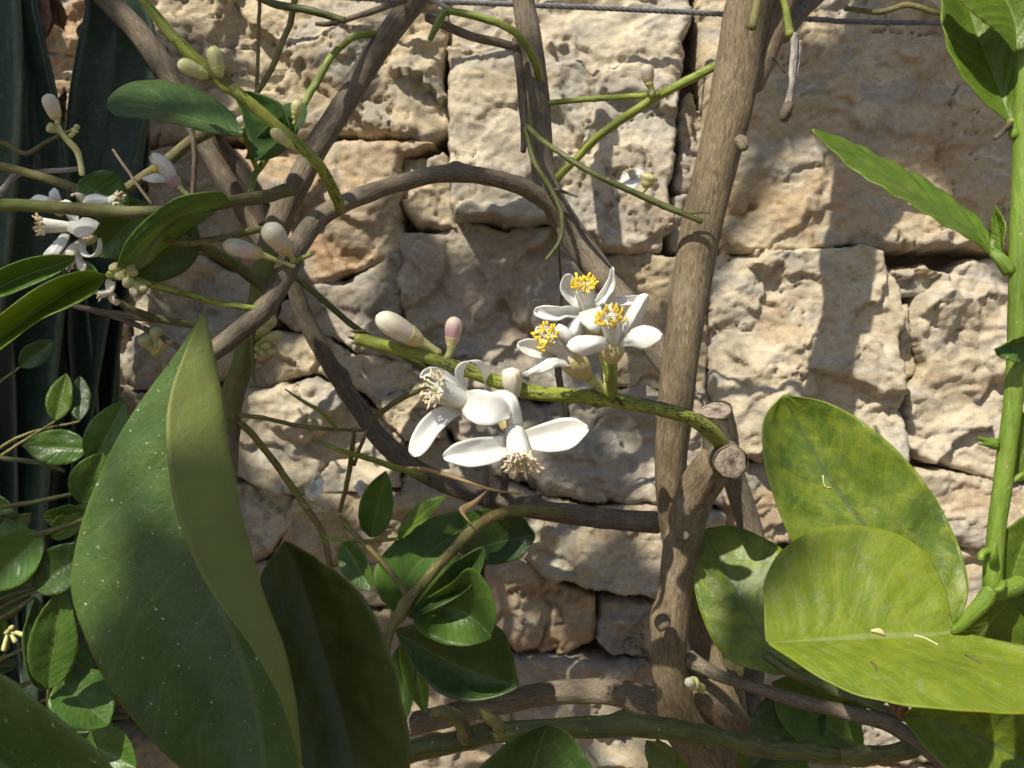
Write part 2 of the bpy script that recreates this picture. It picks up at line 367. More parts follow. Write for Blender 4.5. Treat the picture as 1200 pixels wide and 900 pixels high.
def tube(name, pts, mat, parent=None, lump=0.10, seg=None, knots=0, seed=None, cap=True, metres=False, step=None, flat=None):
    """pts: (px, py, distance, radius in px); a rounded, slightly lumpy limb with its own bark coordinates."""
    if seed is None: seed = rng.integers(1, 9999)
    if metres: q = np.array(pts, float)
    else: q = np.array([[*P(x, y, d), S(r, d)] for x, y, d, r in pts])
    L = np.sum(np.linalg.norm(np.diff(q[:, :3], axis=0), axis=1)); rm = q[:, 3].mean()
    seg = seg or (10 if rm < 0.0015 else 14 if rm < 0.004 else 28)
    n = int(np.clip(L / (step or max(rm * 0.45, 0.0009)), 6, 260))
    s = spline(q, n); path, r = s[:, :3], np.maximum(s[:, 3], 0.0002)
    tg, A, B = frames(path)
    th = np.linspace(0, 2 * np.pi, seg, endpoint=False)
    arc = np.concatenate([[0], np.cumsum(np.linalg.norm(np.diff(path, axis=0), axis=1))])
    # gentle wander and swellings
    f = 1.0 / (rm * 6)
    path = path + A * (fbm(arc * f, 0, 1.7, seed, 2) * rm * lump * 1.2)[:, None] + B * (fbm(arc * f, 5, 2.9, seed + 5, 2) * rm * lump * 1.2)[:, None]
    C, Sn = np.cos(th)[None, :], np.sin(th)[None, :]
    rad = r[:, None] * (1 + lump * fbm(arc[:, None] * f * 2.2 + 0 * C, C * 1.3, Sn * 1.3, seed + 9, 3) * 0.9)
    if knots:
        kr = np.random.default_rng(seed)
        for k in range(knots):
            a0, t0 = kr.uniform(0.05, 0.95) * L, kr.uniform(0, 6.28)
            g = np.exp(-((arc[:, None] - a0) / (rm * 0.8)) ** 2 - (np.angle(np.exp(1j * (th[None, :] - t0))) / 0.55) ** 2)
            rad = rad + r[:, None] * 0.42 * g
    V = path[:, None, :] + A[:, None, :] * (rad * C)[..., None] + B[:, None, :] * (rad * Sn)[..., None]
    bk = np.stack([rad * C, rad * Sn, (arc[:, None] * 0.16) + 0 * C], -1) + seed * 0.0137
    V = V.reshape(-1, 3); bk = bk.reshape(-1, 3)
    i = np.arange(n - 1)[:, None] * seg; j = np.arange(seg)[None, :]; j2 = (j + 1) % seg
    F = np.stack([i + j, i + j2, i + seg + j2, i + seg + j], -1).reshape(-1, 4).tolist()
    if cap:
        for e, sgn in ((0, -1), (n - 1, 1)):
            c = path[e] + tg[e] * sgn * r[e] * 0.55
            V = np.vstack([V, c]); bk = np.vstack([bk, bk[e * seg:(e + 1) * seg].mean(0)])
            k = len(V) - 1
            for jj in range(seg):
                a, b = e * seg + jj, e * seg + (jj + 1) % seg
                F.append((k, b, a) if sgn < 0 else (k, a, b))
    return mesh_obj(name, V, F, mat, parent, attr={'bark': bk}, origin=path[0])

SHEETS = {}
def sheet(name, rails, mat_top, mat_under, parent, nu=40, nv=17, thick=0.00032, flip=False, vat=None, pucker=0.0, wob=0.0, key=None, metres=False, nvein=10, auto=True, seed=None):
    """A thin closed blade lofted through rails (each a list of px, py, distance); top and under sides have their own materials."""
    if seed is None: seed = int(rng.integers(1, 9999))
    R = []
    for r in rails:
        q = np.array(r, float) if metres else np.array([P(*p) for p in r])
        R.append(spline(q, nu))
    R = np.array(R)                                  # rail, u, xyz
    k = len(R); vr = np.linspace(0, 1, k) if vat is None else np.array(vat)
    vs = np.linspace(0, 1, nv)
    V = np.zeros((nu, nv, 3))
    for i in range(nu):
        pr = R[:, i]
        if k == 2: V[i] = pr[0] + (pr[1] - pr[0]) * vs[:, None]
        else:
            q = np.vstack([2 * pr[0] - pr[1], pr, 2 * pr[-1] - pr[-2]])
            for a, v in enumerate(vs):
                j = min(max(np.searchsorted(vr, v) - 1, 0), k - 2); t = (v - vr[j]) / (vr[j + 1] - vr[j])
                p0, p1, p2, p3 = q[j], q[j + 1], q[j + 2], q[j + 3]
                V[i, a] = 0.5 * (2 * p1 + (p2 - p0) * t + (2 * p0 - 5 * p1 + 4 * p2 - p3) * t * t + (3 * p1 - p0 - 3 * p2 + p3) * t ** 3)
    def normals(V):
        N = np.cross(np.gradient(V, axis=0), np.gradient(V, axis=1)); return N / (np.linalg.norm(N, axis=2)[..., None] + 1e-12)
    N = normals(V)
    if auto and (N * (np.array([0, 0, CAM_Z]) - V)).sum(2).mean() < 0: sgn = -1
    else: sgn = 1
    if flip: sgn = -sgn
    N = N * sgn
    u = np.linspace(0, 1, nu)[:, None]; v = vs[None, :]; av = np.abs(v - 0.5)
    fade = np.sin(np.pi * np.clip(u, 0, 1)) ** 0.5
    if pucker:
        V = V + N * (pucker * fade * (np.sin((u - av * 0.42) * nvein * 6.2832 + 1.0) * 0.5 * np.minimum(1, av * 6) - 1.3 * np.exp(-(av / 0.03) ** 2)))[..., None]
    if wob:
        V = V + N * (wob * fade * fbm(u * 3.2 + 0 * v, v * 2.2, seed * 0.77, seed, 3) * (0.35 + 1.3 * av))[..., None]
    if pucker or wob: N = normals(V) * sgn
    V2 = V - N * thick
    top = V.reshape(-1, 3); bot = V2.reshape(-1, 3); m = nu * nv
    F1 = grid_faces(nu, nv, 0, sgn < 0); F2 = grid_faces(nu, nv, m, sgn > 0)
    rim = [i * nv for i in range(nu)] + [(nu - 1) * nv + j for j in range(1, nv)] + [i * nv + nv - 1 for i in range(nu - 2, -1, -1)] + [j for j in range(nv - 2, 0, -1)]
    F3 = []
    for a, b in zip(rim, rim[1:] + rim[:1]):
        F3.append((a, b, b + m, a + m) if sgn < 0 else (b, a, a + m, b + m))
    F = np.vstack([F1, F2, np.array(F3)])
    mi = [0] * len(F1) + [1] * len(F2) + [0] * len(F3)
    uv = np.stack([u + 0 * v, v + 0 * u], -1).reshape(-1, 2); uv = np.vstack([uv, uv])
    o = mesh_obj(name, np.vstack([top, bot]), F, [mat_top, mat_under], parent, uvs=uv, midx=mi, origin=top[0])
    if key: SHEETS[key] = (V, N)
    return o

def leaf(parent, base, tip, width, mat=None, under=None, sag=0.0, fold=0.35, roll=0.0, shape=1.0, name='leaf', nu=30, nv=13, toward=0.0, wob=0.0012, pucker=0.00035, flip=False, petiole=None, nvein=9, curl=0.0):
    """A leaf from base to tip (px, py, distance). width in px; roll turns the blade about its midrib; fold lifts both halves."""
    mat = mat or G_MID; under = under or U_PALE
    b, t = P(*base), P(*tip); ax = t - b; L = np.linalg.norm(ax); ax = ax / L
    mid_d = (base[2] + tip[2]) / 2
    view = -(b + t) / 2 + np.array([0, 0, CAM_Z]); view /= np.linalg.norm(view)
    side = np.cross(ax, view); side /= np.linalg.norm(side); nor = np.cross(side, ax)
    c, s = math.cos(roll), math.sin(roll); side, nor = side * c + nor * s, nor * c - side * s
    us = np.linspace(0, 1, 9); hw = S(width, mid_d) / 2
    pr = np.sin(np.pi * us ** (0.86 * shape)) ** 0.72; pr[0] = 0.02; pr[-1] = 0.02
    pr = pr / pr.max()
    midr = [b + ax * L * u + nor * (sag * L * 4 * u * (1 - u) - curl * L * u * u) for u in us]
    rails = []
    for k, sg in ((1.0, -1), (0.5, -1), (0, 1), (0.5, 1), (1.0, 1)):
        rails.append([m + side * sg * k * hw * p * math.cos(fold * k) + nor * hw * p * k * math.sin(fold) for m, p in zip(midr, pr)])
    o = sheet(name, rails, mat, under, parent, nu, nv, metres=True, pucker=pucker, wob=wob, flip=flip, auto=False, nvein=nvein)
    return o
# orientation of leaf(): rails run left to right, normal = cross(du, dv) = cross(ax, side) = -nor -> flip handled below
_leaf = leaf
def leaf(*a, **k):
    k['flip'] = not k.get('flip', False)
    return _leaf(*a, **k)

def petal(parent, left, right, d_mid=None, cup=0.0, under=None, mat=None, nu=26, nv=11, bulge=None, thick=0.00042):
    """A petal from its two edges (px, py, distance); cup pushes the middle away from (+) or towards (-) the camera, metres."""
    n = 9
    l = spline([P(*p) for p in left], n); r = spline([P(*p) for p in right], n)
    f = np.sin(np.pi * np.linspace(0.08, 0.92, n))[:, None]
    tip = (l[-1] + r[-1]) / 2; bs = (l[0] + r[0]) / 2
    ml = (l * 0.72 + r * 0.28) + np.array([0, cup * 0.7, 0]) * f
    mm = (l + r) / 2 + np.array([0, cup, 0]) * f
    mr = (l * 0.28 + r * 0.72) + np.array([0, cup * 0.7, 0]) * f
    # round the tip: edges close on the middle, which runs a little further
    dirv = (mm[-1] - mm[-2]); wd = np.linalg.norm(l[-1] - r[-1])
    dirv = dirv / (np.linalg.norm(dirv) + 1e-9)
    rails = []
    for q, kk in ((l, 0.0), (ml, 0.34), (mm, 0.42), (mr, 0.34), (r, 0.0)):
        pass
    for q, f1, g1, f2, g2 in ((l, 0.24, 0.14, 0.62, 0.24), (ml, 0.12, 0.22, 0.5, 0.33), (mm, 0.0, 0.24, 0.0, 0.37), (mr, 0.12, 0.22, 0.5, 0.33), (r, 0.24, 0.14, 0.62, 0.24)):
        rails.append(list(q) + [q[-1] + dirv * wd * g1 + (tip - q[-1]) * f1, q[-1] + dirv * wd * g2 + (tip - q[-1]) * f2])
    return sheet('petal', rails, mat or PETAL, under or PETAL_BACK, parent, nu, nv, thick=thick, metres=True, wob=0.0006, pucker=0)

def strip_petal(parent, path, width, axis, mat=None, thick=0.0006, nu=30):
    """A curled petal: a ribbon along path (px, py, distance) whose width lies along axis."""
    p = np.array([P(*q) for q in path]); a = np.array(axis, float); a /= np.linalg.norm(a)
    d = np.mean([q[2] for q in path]); wv = np.array(width if hasattr(width, '__len__') else [width] * len(p)) 
    w2 = np.array([S(x, d) / 2 for x in wv])
    rails = [[p[i] + a * w2[i] * k for i in range(len(p))] for k in (-1, 0, 1)]
    return sheet('petal', rails, mat or PETAL, mat or PETAL, parent, nu, 9, thick=thick, metres=True)

def blob_mesh(prof, path_a, path_b, seg=30, bend=None, squash=1.0, lump=0.0, seed=3):
    """Body of revolution about a-b. prof: (t, radius in metres)."""
    a, b = np.array(path_a, float), np.array(path_b, float); ax = b - a; L = np.linalg.norm(ax); ax /= L
    x = np.cross(ax, [0.2, -1, 0.1]); x /= np.linalg.norm(x); y = np.cross(ax, x)
    pr = spline([(t, r, 0) for t, r in prof], 22)
    th = np.linspace(0, 2 * np.pi, seg, endpoint=False)
    V = []
    for t, r, _ in pr:
        c = a + ax * L * t + (0 if bend is None else np.array(bend) * 4 * t * (1 - t))
        rr = r * (1 + lump * np.sin(5 * th + seed) - 1.6 * lump * np.maximum(0, np.cos(5 * th + 1.1 + 1.5 * t)) ** 12)
        V.append(c + x * (np.cos(th) * rr)[:, None] + y * (np.sin(th) * rr * squash)[:, None])
    n = len(V); V = np.vstack(V); F = []
    for i in range(n - 1):
        for j in range(seg):
            k = (j + 1) % seg; F.append((i * seg + j, i * seg + k, (i + 1) * seg + k, (i + 1) * seg + j))
    F.append(tuple(range(seg - 1, -1, -1))); F.append(tuple((n - 1) * seg + j for j in range(seg)))
    us = np.repeat(pr[:, 0], seg); vs = np.tile(np.linspace(0, 1, seg), n)
    return V, F, np.stack([us, vs], 1)
def blob(name, prof, a, b, mat, parent, **k):
    V, F, uv = blob_mesh(prof, a, b, **k)
    return mesh_obj(name, V, F, mat, parent, uvs=uv, origin=V.mean(0))

def bud(parent, root, neck, tip, rad, mat=BUD, d=None, rped=3.0, calyx=True, fat=1.0):
    """Flower bud: pedicel root->neck, body neck->tip (px, py, distance); rad in px."""
    dd = neck[2]; r = S(rad, dd)
    o = blob('flower_bud', [(0.0, r * 0.52), (0.12, r * 0.72), (0.35, r * 0.92), (0.64, r * 1.0 * fat), (0.84, r * 0.84 * fat), (0.95, r * 0.50), (1.0, r * 0.10)], P(*neck), P(*tip), mat, parent, lump=0.045)
    if calyx:
        nk, tp = P(*neck), P(*tip)
        blob('calyx', [(0, r * 0.34), (0.3, r * 0.66), (0.7, r * 0.82), (1, r * 0.90)], nk - (tp - nk) * 0.10, nk + (tp - nk) * 0.24, CALYX if mat is not BUD_GREEN else PEDICEL, o, lump=0.05)
    tube('pedicel', [(*root, rped), ((root[0] + neck[0]) / 2 + 1, (root[1] + neck[1]) / 2, (root[2] + neck[2]) / 2, rped * 0.9), (*neck, rped * 1.5)], PEDICEL, o, lump=0.08)
    return o

def stamens(parent, base, top, rbase, rtop, n_anth, mat, spread=1.0, droop=0.0, size=(2.0, 4.5), seed=1, style=True, petaloid=True):
    """Column of fused filaments from base to top (px, py, distance) with anthers at the far end."""
    r0 = np.random.default_rng(seed)
    b, t = P(*base), P(*top); ax = t - b; L = np.linalg.norm(ax); ax /= L
    x = np.cross(ax, [0.1, -1, 0.1]); x /= np.linalg.norm(x); y = np.cross(ax, x); d = top[2]
    rb, rt = S(rbase, d), S(rtop, d)
    V, F, uvs = [], [], []
    nf = 22
    # ribbed column: the filaments stand side by side
    seg, ns = nf * 2, 8
    for i in range(ns):
        f = i / (ns - 1)
        for j in range(seg):
            th = 2 * np.pi * j / seg; rr = (rb + (rt * 0.80 - rb) * f) * (1 + (0.10 if j % 2 else -0.06) * (0.5 + f))
            V.append(b + ax * L * 0.86 * f + (x * np.cos(th) + y * np.sin(th)) * rr)
    for i in range(ns - 1):
        for j in range(seg):
            k = (j + 1) % seg; F.append((i * seg + j, i * seg + k, (i + 1) * seg + k, (i + 1) * seg + j))
    F.append(tuple((ns - 1) * seg + j for j in range(seg)))
    o1 = mesh_obj('stamen_tube', V, F, FILAMENT, parent, origin=b)
    VA, FA = [], []; VF, FF = [], []
    for k in range(n_anth):
        th = 2 * np.pi * (k + r0.uniform(-0.3, 0.3)) / n_anth * 2.0; q = r0.uniform(0.35, 1.0) ** 0.6
        rad = x * np.cos(th) + y * np.sin(th)
        p0 = b + ax * L * 0.80 + rad * rt * 0.74 * q
        out = rad * spread * r0.uniform(0.3, 1.0) + ax * r0.uniform(0.3, 1.0) + np.array([0, 0, -droop]) * r0.uniform(0.4, 1.0)
        out /= np.linalg.norm(out)
        out = out + r0.normal(0, 0.45, 3); out /= np.linalg.norm(out)
        p1 = b + ax * L * r0.uniform(0.86, 1.12) + rad * rt * q * (1 + 0.25 * spread)
        l = S(r0.uniform(size[1] * 0.8, size[1] * 1.3), d); wd = S(r0.uniform(size[0] * 0.8, size[0] * 1.2), d)
        v, f, _ = blob_mesh([(0, wd * 0.25), (0.2, wd * 0.9), (0.5, wd), (0.8, wd * 0.85), (1, wd * 0.15)], p1 - out * l * 0.35, p1 + out * l * 0.75, seg=7, bend=r0.normal(0, l * 0.16, 3))
        m = len(VA); VA += list(v); FA += [tuple(a + m for a in ff) for ff in f]
        fw = S(1.1, d)
        v, f, _ = blob_mesh([(0, fw), (0.5, fw * 0.8), (1, fw * 0.5)], p0, p1, seg=6)
        m = len(VF); VF += list(v); FF += [tuple(a + m for a in ff) for ff in f]
    tag(mesh_obj('anther_cluster', VA, FA, mat, parent, origin=t), kind='stuff')
    tag(mesh_obj('filament_fringe', VF, FF, FILAMENT, parent, origin=t), kind='stuff')
    if style:
        rs = S(2.6, d)
        blob('style', [(0, rs * .5), (0.6, rs * 0.5), (0.8, rs * 1.3), (1, rs * 0.8)], b + ax * L * 0.5, b + ax * L * 1.02, PEDICEL, parent)

# ------------------------------------------------------------------ ground
def ground():
    n = 60; xs = np.concatenate([-np.geomspace(40, 0.05, n // 2), np.geomspace(0.05, 40, n // 2)])
    X, Y = np.meshgrid(xs, xs + 0.2, indexing='ij')
    Z = 0.012 * fbm(X * 9, Y * 9, 0, 3, 3) * np.exp(-(X ** 2 + Y ** 2) / 9)
    o = mesh_obj('ground', np.stack([X, Y, Z], -1).reshape(-1, 3), grid_faces(n, n), SOIL)
    tag(o, kind='structure')
ground()

# ------------------------------------------------------------------ stone wall
WD = 0.52
wall = empty('stone_wall', (0, WD + 0.03, 0))
tag(wall, 'rough dry stone wall of cream limestone blocks behind the lemon tree', 'wall')

def poly_sdf(x, y, poly):
    p = np.array(poly, float); q = np.roll(p, -1, 0)
    dmin = np.full(x.shape, 1e9); inside = np.zeros(x.shape, bool)
    for (ax, ay), (bx, by) in zip(p, q):
        ex, ey = bx - ax, by - ay; t = np.clip(((x - ax) * ex + (y - ay) * ey) / (ex * ex + ey * ey + 1e-12), 0, 1)
        dmin = np.minimum(dmin, np.hypot(x - ax - t * ex, y - ay - t * ey))
        c = ((ay > y) != (by > y)) & (x < (bx - ax) * (y - ay) / (by - ay + 1e-12) + ax)
        inside ^= c
    return np.where(inside, dmin, -dmin)

def stone(poly, mat, out=0.0, rough=1.0, fine=True, seed=0, facets=7, tilt=(0, 0), cracks=1.0, pit=0.5):
    """poly in px on the wall's face; out: how far it stands proud (m)."""
    r = np.random.default_rng(seed + 500)
    pts = np.array([P(x, y, WD)[[0, 2]] for x, y in poly])
    lo, hi = pts.min(0) - 0.004, pts.max(0) + 0.004
    h = 0.0011 if fine else 0.006
    nx, nz = [max(6, int((b - a) / h)) for a, b in zip(lo, hi)]
    X, Z = np.meshgrid(np.linspace(lo[0], hi[0], nx), np.linspace(lo[1], hi[1], nz), indexing='ij')
    sd = poly_sdf(X, Z, pts) + 0.0028 * fbm(X * 48, Z * 48, seed, seed, 5, 0.6) + 0.0019
    c = pts.mean(0); size = min(hi - lo)
    wx = X + 0.012 * fbm(X * 38, Z * 38, 1.3, seed + 1, 4); wz = Z + 0.012 * fbm(X * 38, Z * 38, 7.3, seed + 2, 4)
    H = 0
    # broken faces: large planes first, then smaller flakes; each level meets in fairly sharp creases
    for K, amp, gr, sh_ in ((max(3, int(facets * (0.4 + 6 * size))), 0.0022, 0.15, 0.06), (int(12 + 170 * size), 0.0004, 0.10, 0.040)):
        sx, sz = r.uniform(lo[0], hi[0], K), r.uniform(lo[1], hi[1], K)
        g = r.normal(0, gr, (K, 2)); off = r.normal(0, amp, K)
        d2 = [(wx - sx[k]) ** 2 + ((wz - sz[k]) * 1.35) ** 2 for k in range(K)]
        dm = np.minimum.reduce(d2); sc = (size * sh_) ** 2 + 1e-9; num = 0; den = 0
        for k in range(K):
            wk = np.exp(-np.minimum((d2[k] - dm) / sc, 40)); den = den + wk
            num = num + wk * (off[k] + np.clip(g[k, 0] * (wx - sx[k]) + g[k, 1] * (wz - sz[k]), -0.0045, 0.0045))
        H = H + num / den * rough
    st = fbm(X * 30 + 1.1 * fbm(X * 25, Z * 25, 5, seed + 21, 2), Z * 62, seed * 1.7, seed + 3, 4)
    q_ = fbm(wx * 24, wz * 44, seed * 0.9, seed + 41, 4) * 3.2; fr = q_ - np.floor(q_)
    H = H + 0.0008 * rough * (np.floor(q_) + np.clip((fr - 0.72) / 0.28, 0, 1) ** 2 * (3 - 2 * np.clip((fr - 0.72) / 0.28, 0, 1)) - 0.15 * fr)
    H = H + 0.0006 * rough * st
    pm = np.clip(fbm(X * 20, Z * 20, 4.4, seed + 6, 3) * 1.8 + pit - 0.75, 0, 1)
    H = H + pm * 0.0010 * (np.abs(fbm(X * 150, Z * 210, 2.0, seed + 7, 4, 0.6)) - 0.5)
    H = H + 0.0004 * fbm(X * 300, Z * 420, 0, seed + 8, 2)
    if cracks:
        for q, (fx, fz) in enumerate(((24, 11), (9, 26))):
            cr = fbm(X * fx + 0.35 * fbm(X * 90, Z * 90, 1, seed + 5, 3), Z * fz, 9.9 + q, seed + 10 + q, 3)
            cm = np.clip(fbm(X * 13, Z * 13, 3.1 + q, seed + 12 + q, 2) * 2.4 - 0.15, 0, 1)
            H = H - cracks * 0.0038 * np.exp(-(cr / 0.028) ** 2) * cm
    H = H + tilt[0] * (X - c[0]) + tilt[1] * (Z - c[1])
    ew = 0.0036 * (1 + 0.8 * fbm(X * 45, Z * 45, 2.2, seed + 11, 2))
    t = np.clip(sd / np.maximum(ew, 0.002), 0, 1)
    edge = -0.0075 * (1 - np.sqrt(np.clip(1 - (1 - t) ** 2, 0, 1)))
    H = H + edge + out
    tz = np.clip(-sd / 0.0012, 0, 1)
    Y = WD - H + tz * 0.030
    keep_v = sd > -0.0028 - (0 if fine else 0.006)
    idx = -np.ones(X.shape, int)
    cell = keep_v[:-1, :-1] & keep_v[1:, :-1] & keep_v[1:, 1:] & keep_v[:-1, 1:]
    used = np.zeros(X.shape, bool)
    used[:-1, :-1] |= cell; used[1:, :-1] |= cell; used[1:, 1:] |= cell; used[:-1, 1:] |= cell
    idx[used] = np.arange(used.sum())
    V = np.stack([X, Y, Z], -1)[used]
    F = np.stack([idx[:-1, :-1][cell], idx[1:, :-1][cell], idx[1:, 1:][cell], idx[:-1, 1:][cell]], -1)
    n1 = fbm(wx * 26, wz * 26, 3.3, seed + 31, 4); n2 = fbm(X * 34 + 1.6 * n1, Z * 70, 8.8, seed + 32, 5, 0.6); n3 = fbm(wx * 22, wz * 22, 5.5, seed + 33, 4)
    tint = np.stack([np.clip(0.5 + 0.8 * n1, 0, 1), np.clip(n2 * 2.0 - 0.12, 0, 0.95), np.clip(n3 * 1.8 - 0.55, 0, 0.7)], -1)[used]
    return mesh_obj('stone', V, F, STONE[mat], wall, origin=(c[0], WD, c[1]), attr={'tint': tint})

C_, G_, O_, P_ = 0, 1, 2, 3
STONES = [
 # polygon (px), material, proud (m), roughness, pits
 ([(172, -50), (380, -50), (516, -50), (521, 25), (516, 90), (524, 150), (500, 158), (462, 157), (425, 149), (388, 150), (330, 160), (250, 166), (168, 160)], C_, 0.004, 1.2, 0.75),
 ([(526, -50), (700, -50), (810, -50), (806, 15), (796, 85), (790, 180), (784, 262), (772, 290), (735, 292), (694, 281), (650, 262), (590, 259), (541, 256), (531, 200), (524, 110)], P_, 0.005, 1.0, 0.25),
 ([(474, 183), (500, 176), (522, 174), (529, 215), (535, 269), (510, 266), (492, 262), (474, 238)], C_, -0.001, 0.8, 0.3),
 ([(168, 172), (250, 174), (330, 169), (388, 163), (440, 166), (512, 170), (470, 180), (468, 240), (468, 296), (440, 312), (400, 322), (345, 326), (250, 300), (168, 296)], O_, 0.000, 1.0, 0.5),
 ([(476, 272), (512, 272), (540, 262), (592, 266), (640, 270), (690, 290), (704, 330), (708, 400), (702, 450), (640, 462), (580, 458), (520, 440), (480, 405), (472, 330)], G_, -0.002, 1.1, 0.3),
 ([(345, 333), (400, 330), (466, 302), (466, 330), (474, 405), (470, 424), (430, 416), (385, 392), (345, 386), (325, 372)], G_, -0.003, 1.1, 0.4),
 ([(708, 298), (770, 298), (812, 306), (826, 340), (826, 462), (716, 452), (713, 395)], C_, 0.000, 1.2, 0.7),
 ([(818, -50), (1020, -50), (1290, -50), (1290, 283), (1180, 290), (1110, 288), (1050, 285), (960, 286), (905, 292), (862, 290), (842, 262), (838, 150), (822, 60)], C_, 0.007, 0.9, 0.45),
 ([(801, 110), (812, 100), (826, 140), (834, 210), (816, 220), (796, 216)], G_, -0.008, 0.8, 0.3),
 ([(796, 232), (836, 232), (838, 288), (790, 288)], G_, -0.006, 0.8, 0.3),
 ([(834, 305), (900, 300), (950, 296), (1000, 292), (1026, 298), (1042, 335), (1051, 400), (1054, 460), (1058, 515), (1052, 545), (980, 542), (900, 536), (842, 528), (834, 440)], P_, 0.005, 1.1, 0.9),
 ([(1046, 316), (1085, 311), (1106, 328), (1096, 344), (1070, 350), (1048, 350)], C_, -0.004, 0.9, 0.3),
 ([(1112, 322), (1140, 306), (1290, 304), (1290, 560), (1170, 556), (1100, 543), (1066, 522), (1070, 462), (1092, 432), (1076, 375), (1086, 348)], P_, 0.002, 1.5, 0.3),
 ([(1054, 358), (1070, 358), (1070, 385), (1080, 432), (1062, 452), (1058, 420)], C_, -0.006, 0.8, 0.3),
 ([(1068, 550), (1110, 556), (1180, 570), (1290, 580), (1290, 645), (1170, 642), (1112, 632), (1088, 600)], P_, 0.000, 1.1, 0.3),
 ([(848, 545), (980, 550), (1056, 553), (1078, 600), (1104, 640), (1000, 645), (900, 645), (850, 625)], O_, -0.002, 1.0, 0.4),
 ([(704, 460), (770, 462), (826, 472), (840, 535), (842, 590), (775, 582), (700, 585), (630, 576), (560, 545), (520, 500), (510, 462), (580, 468), (640, 472)], G_, 0.001, 1.3, 0.3),
 ([(612, 622), (640, 590), (700, 594), (770, 592), (845, 600), (845, 690), (765, 700), (700, 694), (645, 676), (616, 652)], P_, 0.003, 1.0, 0.3),
 ([(572, 668), (606, 656), (650, 686), (694, 704), (692, 748), (668, 764), (612, 764), (572, 738)], O_, 0.001, 1.0, 0.4),
 ([(703, 704), (765, 710), (845, 702), (845, 776), (722, 770), (700, 752)], G_, -0.003, 1.0, 0.4),
 ([(598, 776), (668, 774), (760, 782), (845, 786), (845, 856), (730, 858), (600, 856)], G_, 0.000, 1.0, 0.4),
 ([(420, 862), (520, 858), (618, 864), (620, 985), (420, 985)], O_, 0.002, 1.0, 0.4),
 ([(628, 866), (730, 866), (845, 864), (845, 985), (628, 985)], C_, 0.000, 1.0, 0.4),
 ([(274, 470), (330, 452), (372, 442), (425, 462), (468, 520), (470, 572), (420, 574), (345, 578), (274, 556)], P_, 0.000, 1.1, 0.3),
 ([(286, 390), (355, 392), (425, 422), (468, 430), (512, 452), (508, 470), (515, 505), (478, 512), (432, 458), (375, 436), (330, 444), (284, 456)], C_, 0.002, 1.4, 0.4),
 ([(262, 566), (340, 584), (344, 602), (322, 650), (292, 662), (264, 640)], P_, -0.003, 1.1, 0.3),
 ([(350, 586), (470, 580), (478, 520), (520, 512), (560, 552), (628, 584), (606, 622), (602, 648), (568, 660), (520, 700), (440, 718), (345, 688), (326, 660)], C_, -0.002, 1.2, 0.4),
 ([(264, 668), (318, 660), (340, 694), (440, 726), (566, 706), (566, 740), (592, 770), (592, 850), (420, 852), (264, 840)], O_, -0.001, 1.1, 0.4),
 ([(150, 306), (240, 306), (330, 336), (318, 378), (280, 386), (276, 446), (150, 448)], P_, 0.000, 1.2, 0.4),
 ([(130, 456), (268, 462), (266, 556), (130, 558)], C_, -0.002, 1.1, 0.4),
 ([(120, 566), (256, 568), (256, 690), (120, 690)], G_, -0.002, 1.1, 0.4),
 ([(120, 700), (258, 698), (256, 850), (120, 850)], G_, -0.002, 1.1, 0.4),
 ([(852, 652), (1000, 654), (1100, 648), (1112, 760), (980, 766), (852, 770)], C_, 0.000, 1.0, 0.4),
 ([(852, 780), (990, 776), (1110, 770), (1110, 890), (852, 890)], G_, 0.000, 1.0, 0.4),
 ([(1116, 646), (1290, 654), (1290, 770), (1120, 770)], C_, -0.002, 1.0, 0.4),
 ([(1120, 780), (1290, 780), (1290, 900), (1120, 900)], P_, 0.001, 1.0, 0.4),
 ([(852, 900), (1290, 910), (1290, 1000), (852, 1000)], C_, 0.001, 1.0, 0.4),
 ([(120, 860), (412, 862), (412, 985), (120, 985)], C_, 0.000, 1.0, 0.4),
 ([(-90, -50), (60, -50), (164, -50), (160, 100), (70, 110), (-90, 105)], O_, 0.000, 1.0, 0.4),
 ([(-90, 115), (70, 120), (160, 110), (158, 296), (40, 300), (-90, 298)], C_, 0.000, 1.0, 0.4),
 ([(-90, 308), (142, 306), (142, 450), (-90, 452)], G_, 0.000, 1.0, 0.4),
 ([(-90, 462), (120, 458), (112, 690), (-90, 690)], C_, 0.000, 1.0, 0.4),
 ([(-90, 700), (112, 700), (112, 985), (-90, 985)], O_, 0.000, 1.0, 0.4),
]
for i, (poly, m, out, rg, pit) in enumerate(STONES):
    stone(poly, m, out, rg, True, 100 + 13 * i, tilt=(rng.normal(0, 0.025), rng.normal(0, 0.035)), pit=pit)
# the wall goes on beyond the picture
k = 0
for (y0, y1, xa, xb) in [(-330, -200, -1000, 2200), (-195, -58, -1000, 2200), (-50, 105, -1000, -96), (112, 300, -1000, -96), (306, 455, -1000, -96), (462, 690, -1000, -96), (698, 985, -1000, -96),
                         (-50, 283, 1298, 2200), (290, 560, 1298, 2200), (568, 770, 1298, 2200), (778, 990, 1298, 2200), (994, 1130, -1000, 2200), (1136, 1270, -1000, 2200), (1276, 1420, -1000, 2200)]:
    x = xa
    while x < xb - 60:
        wd = min(rng.uniform(170, 330), xb - x); j = lambda: rng.uniform(-3, 3)
        stone([(x + 3, y0 + j()), (x + wd / 2, y0 + j()), (x + wd - 4, y0 + j()), (x + wd - 4 + j(), y1 - 4), (x + wd / 2, y1 - 4 + j()), (x + 3 + j(), y1 - 4)], int(rng.integers(0, 4)), rng.uniform(-0.003, 0.005), 1.0, False, 3000 + k)
        x += wd; k += 1
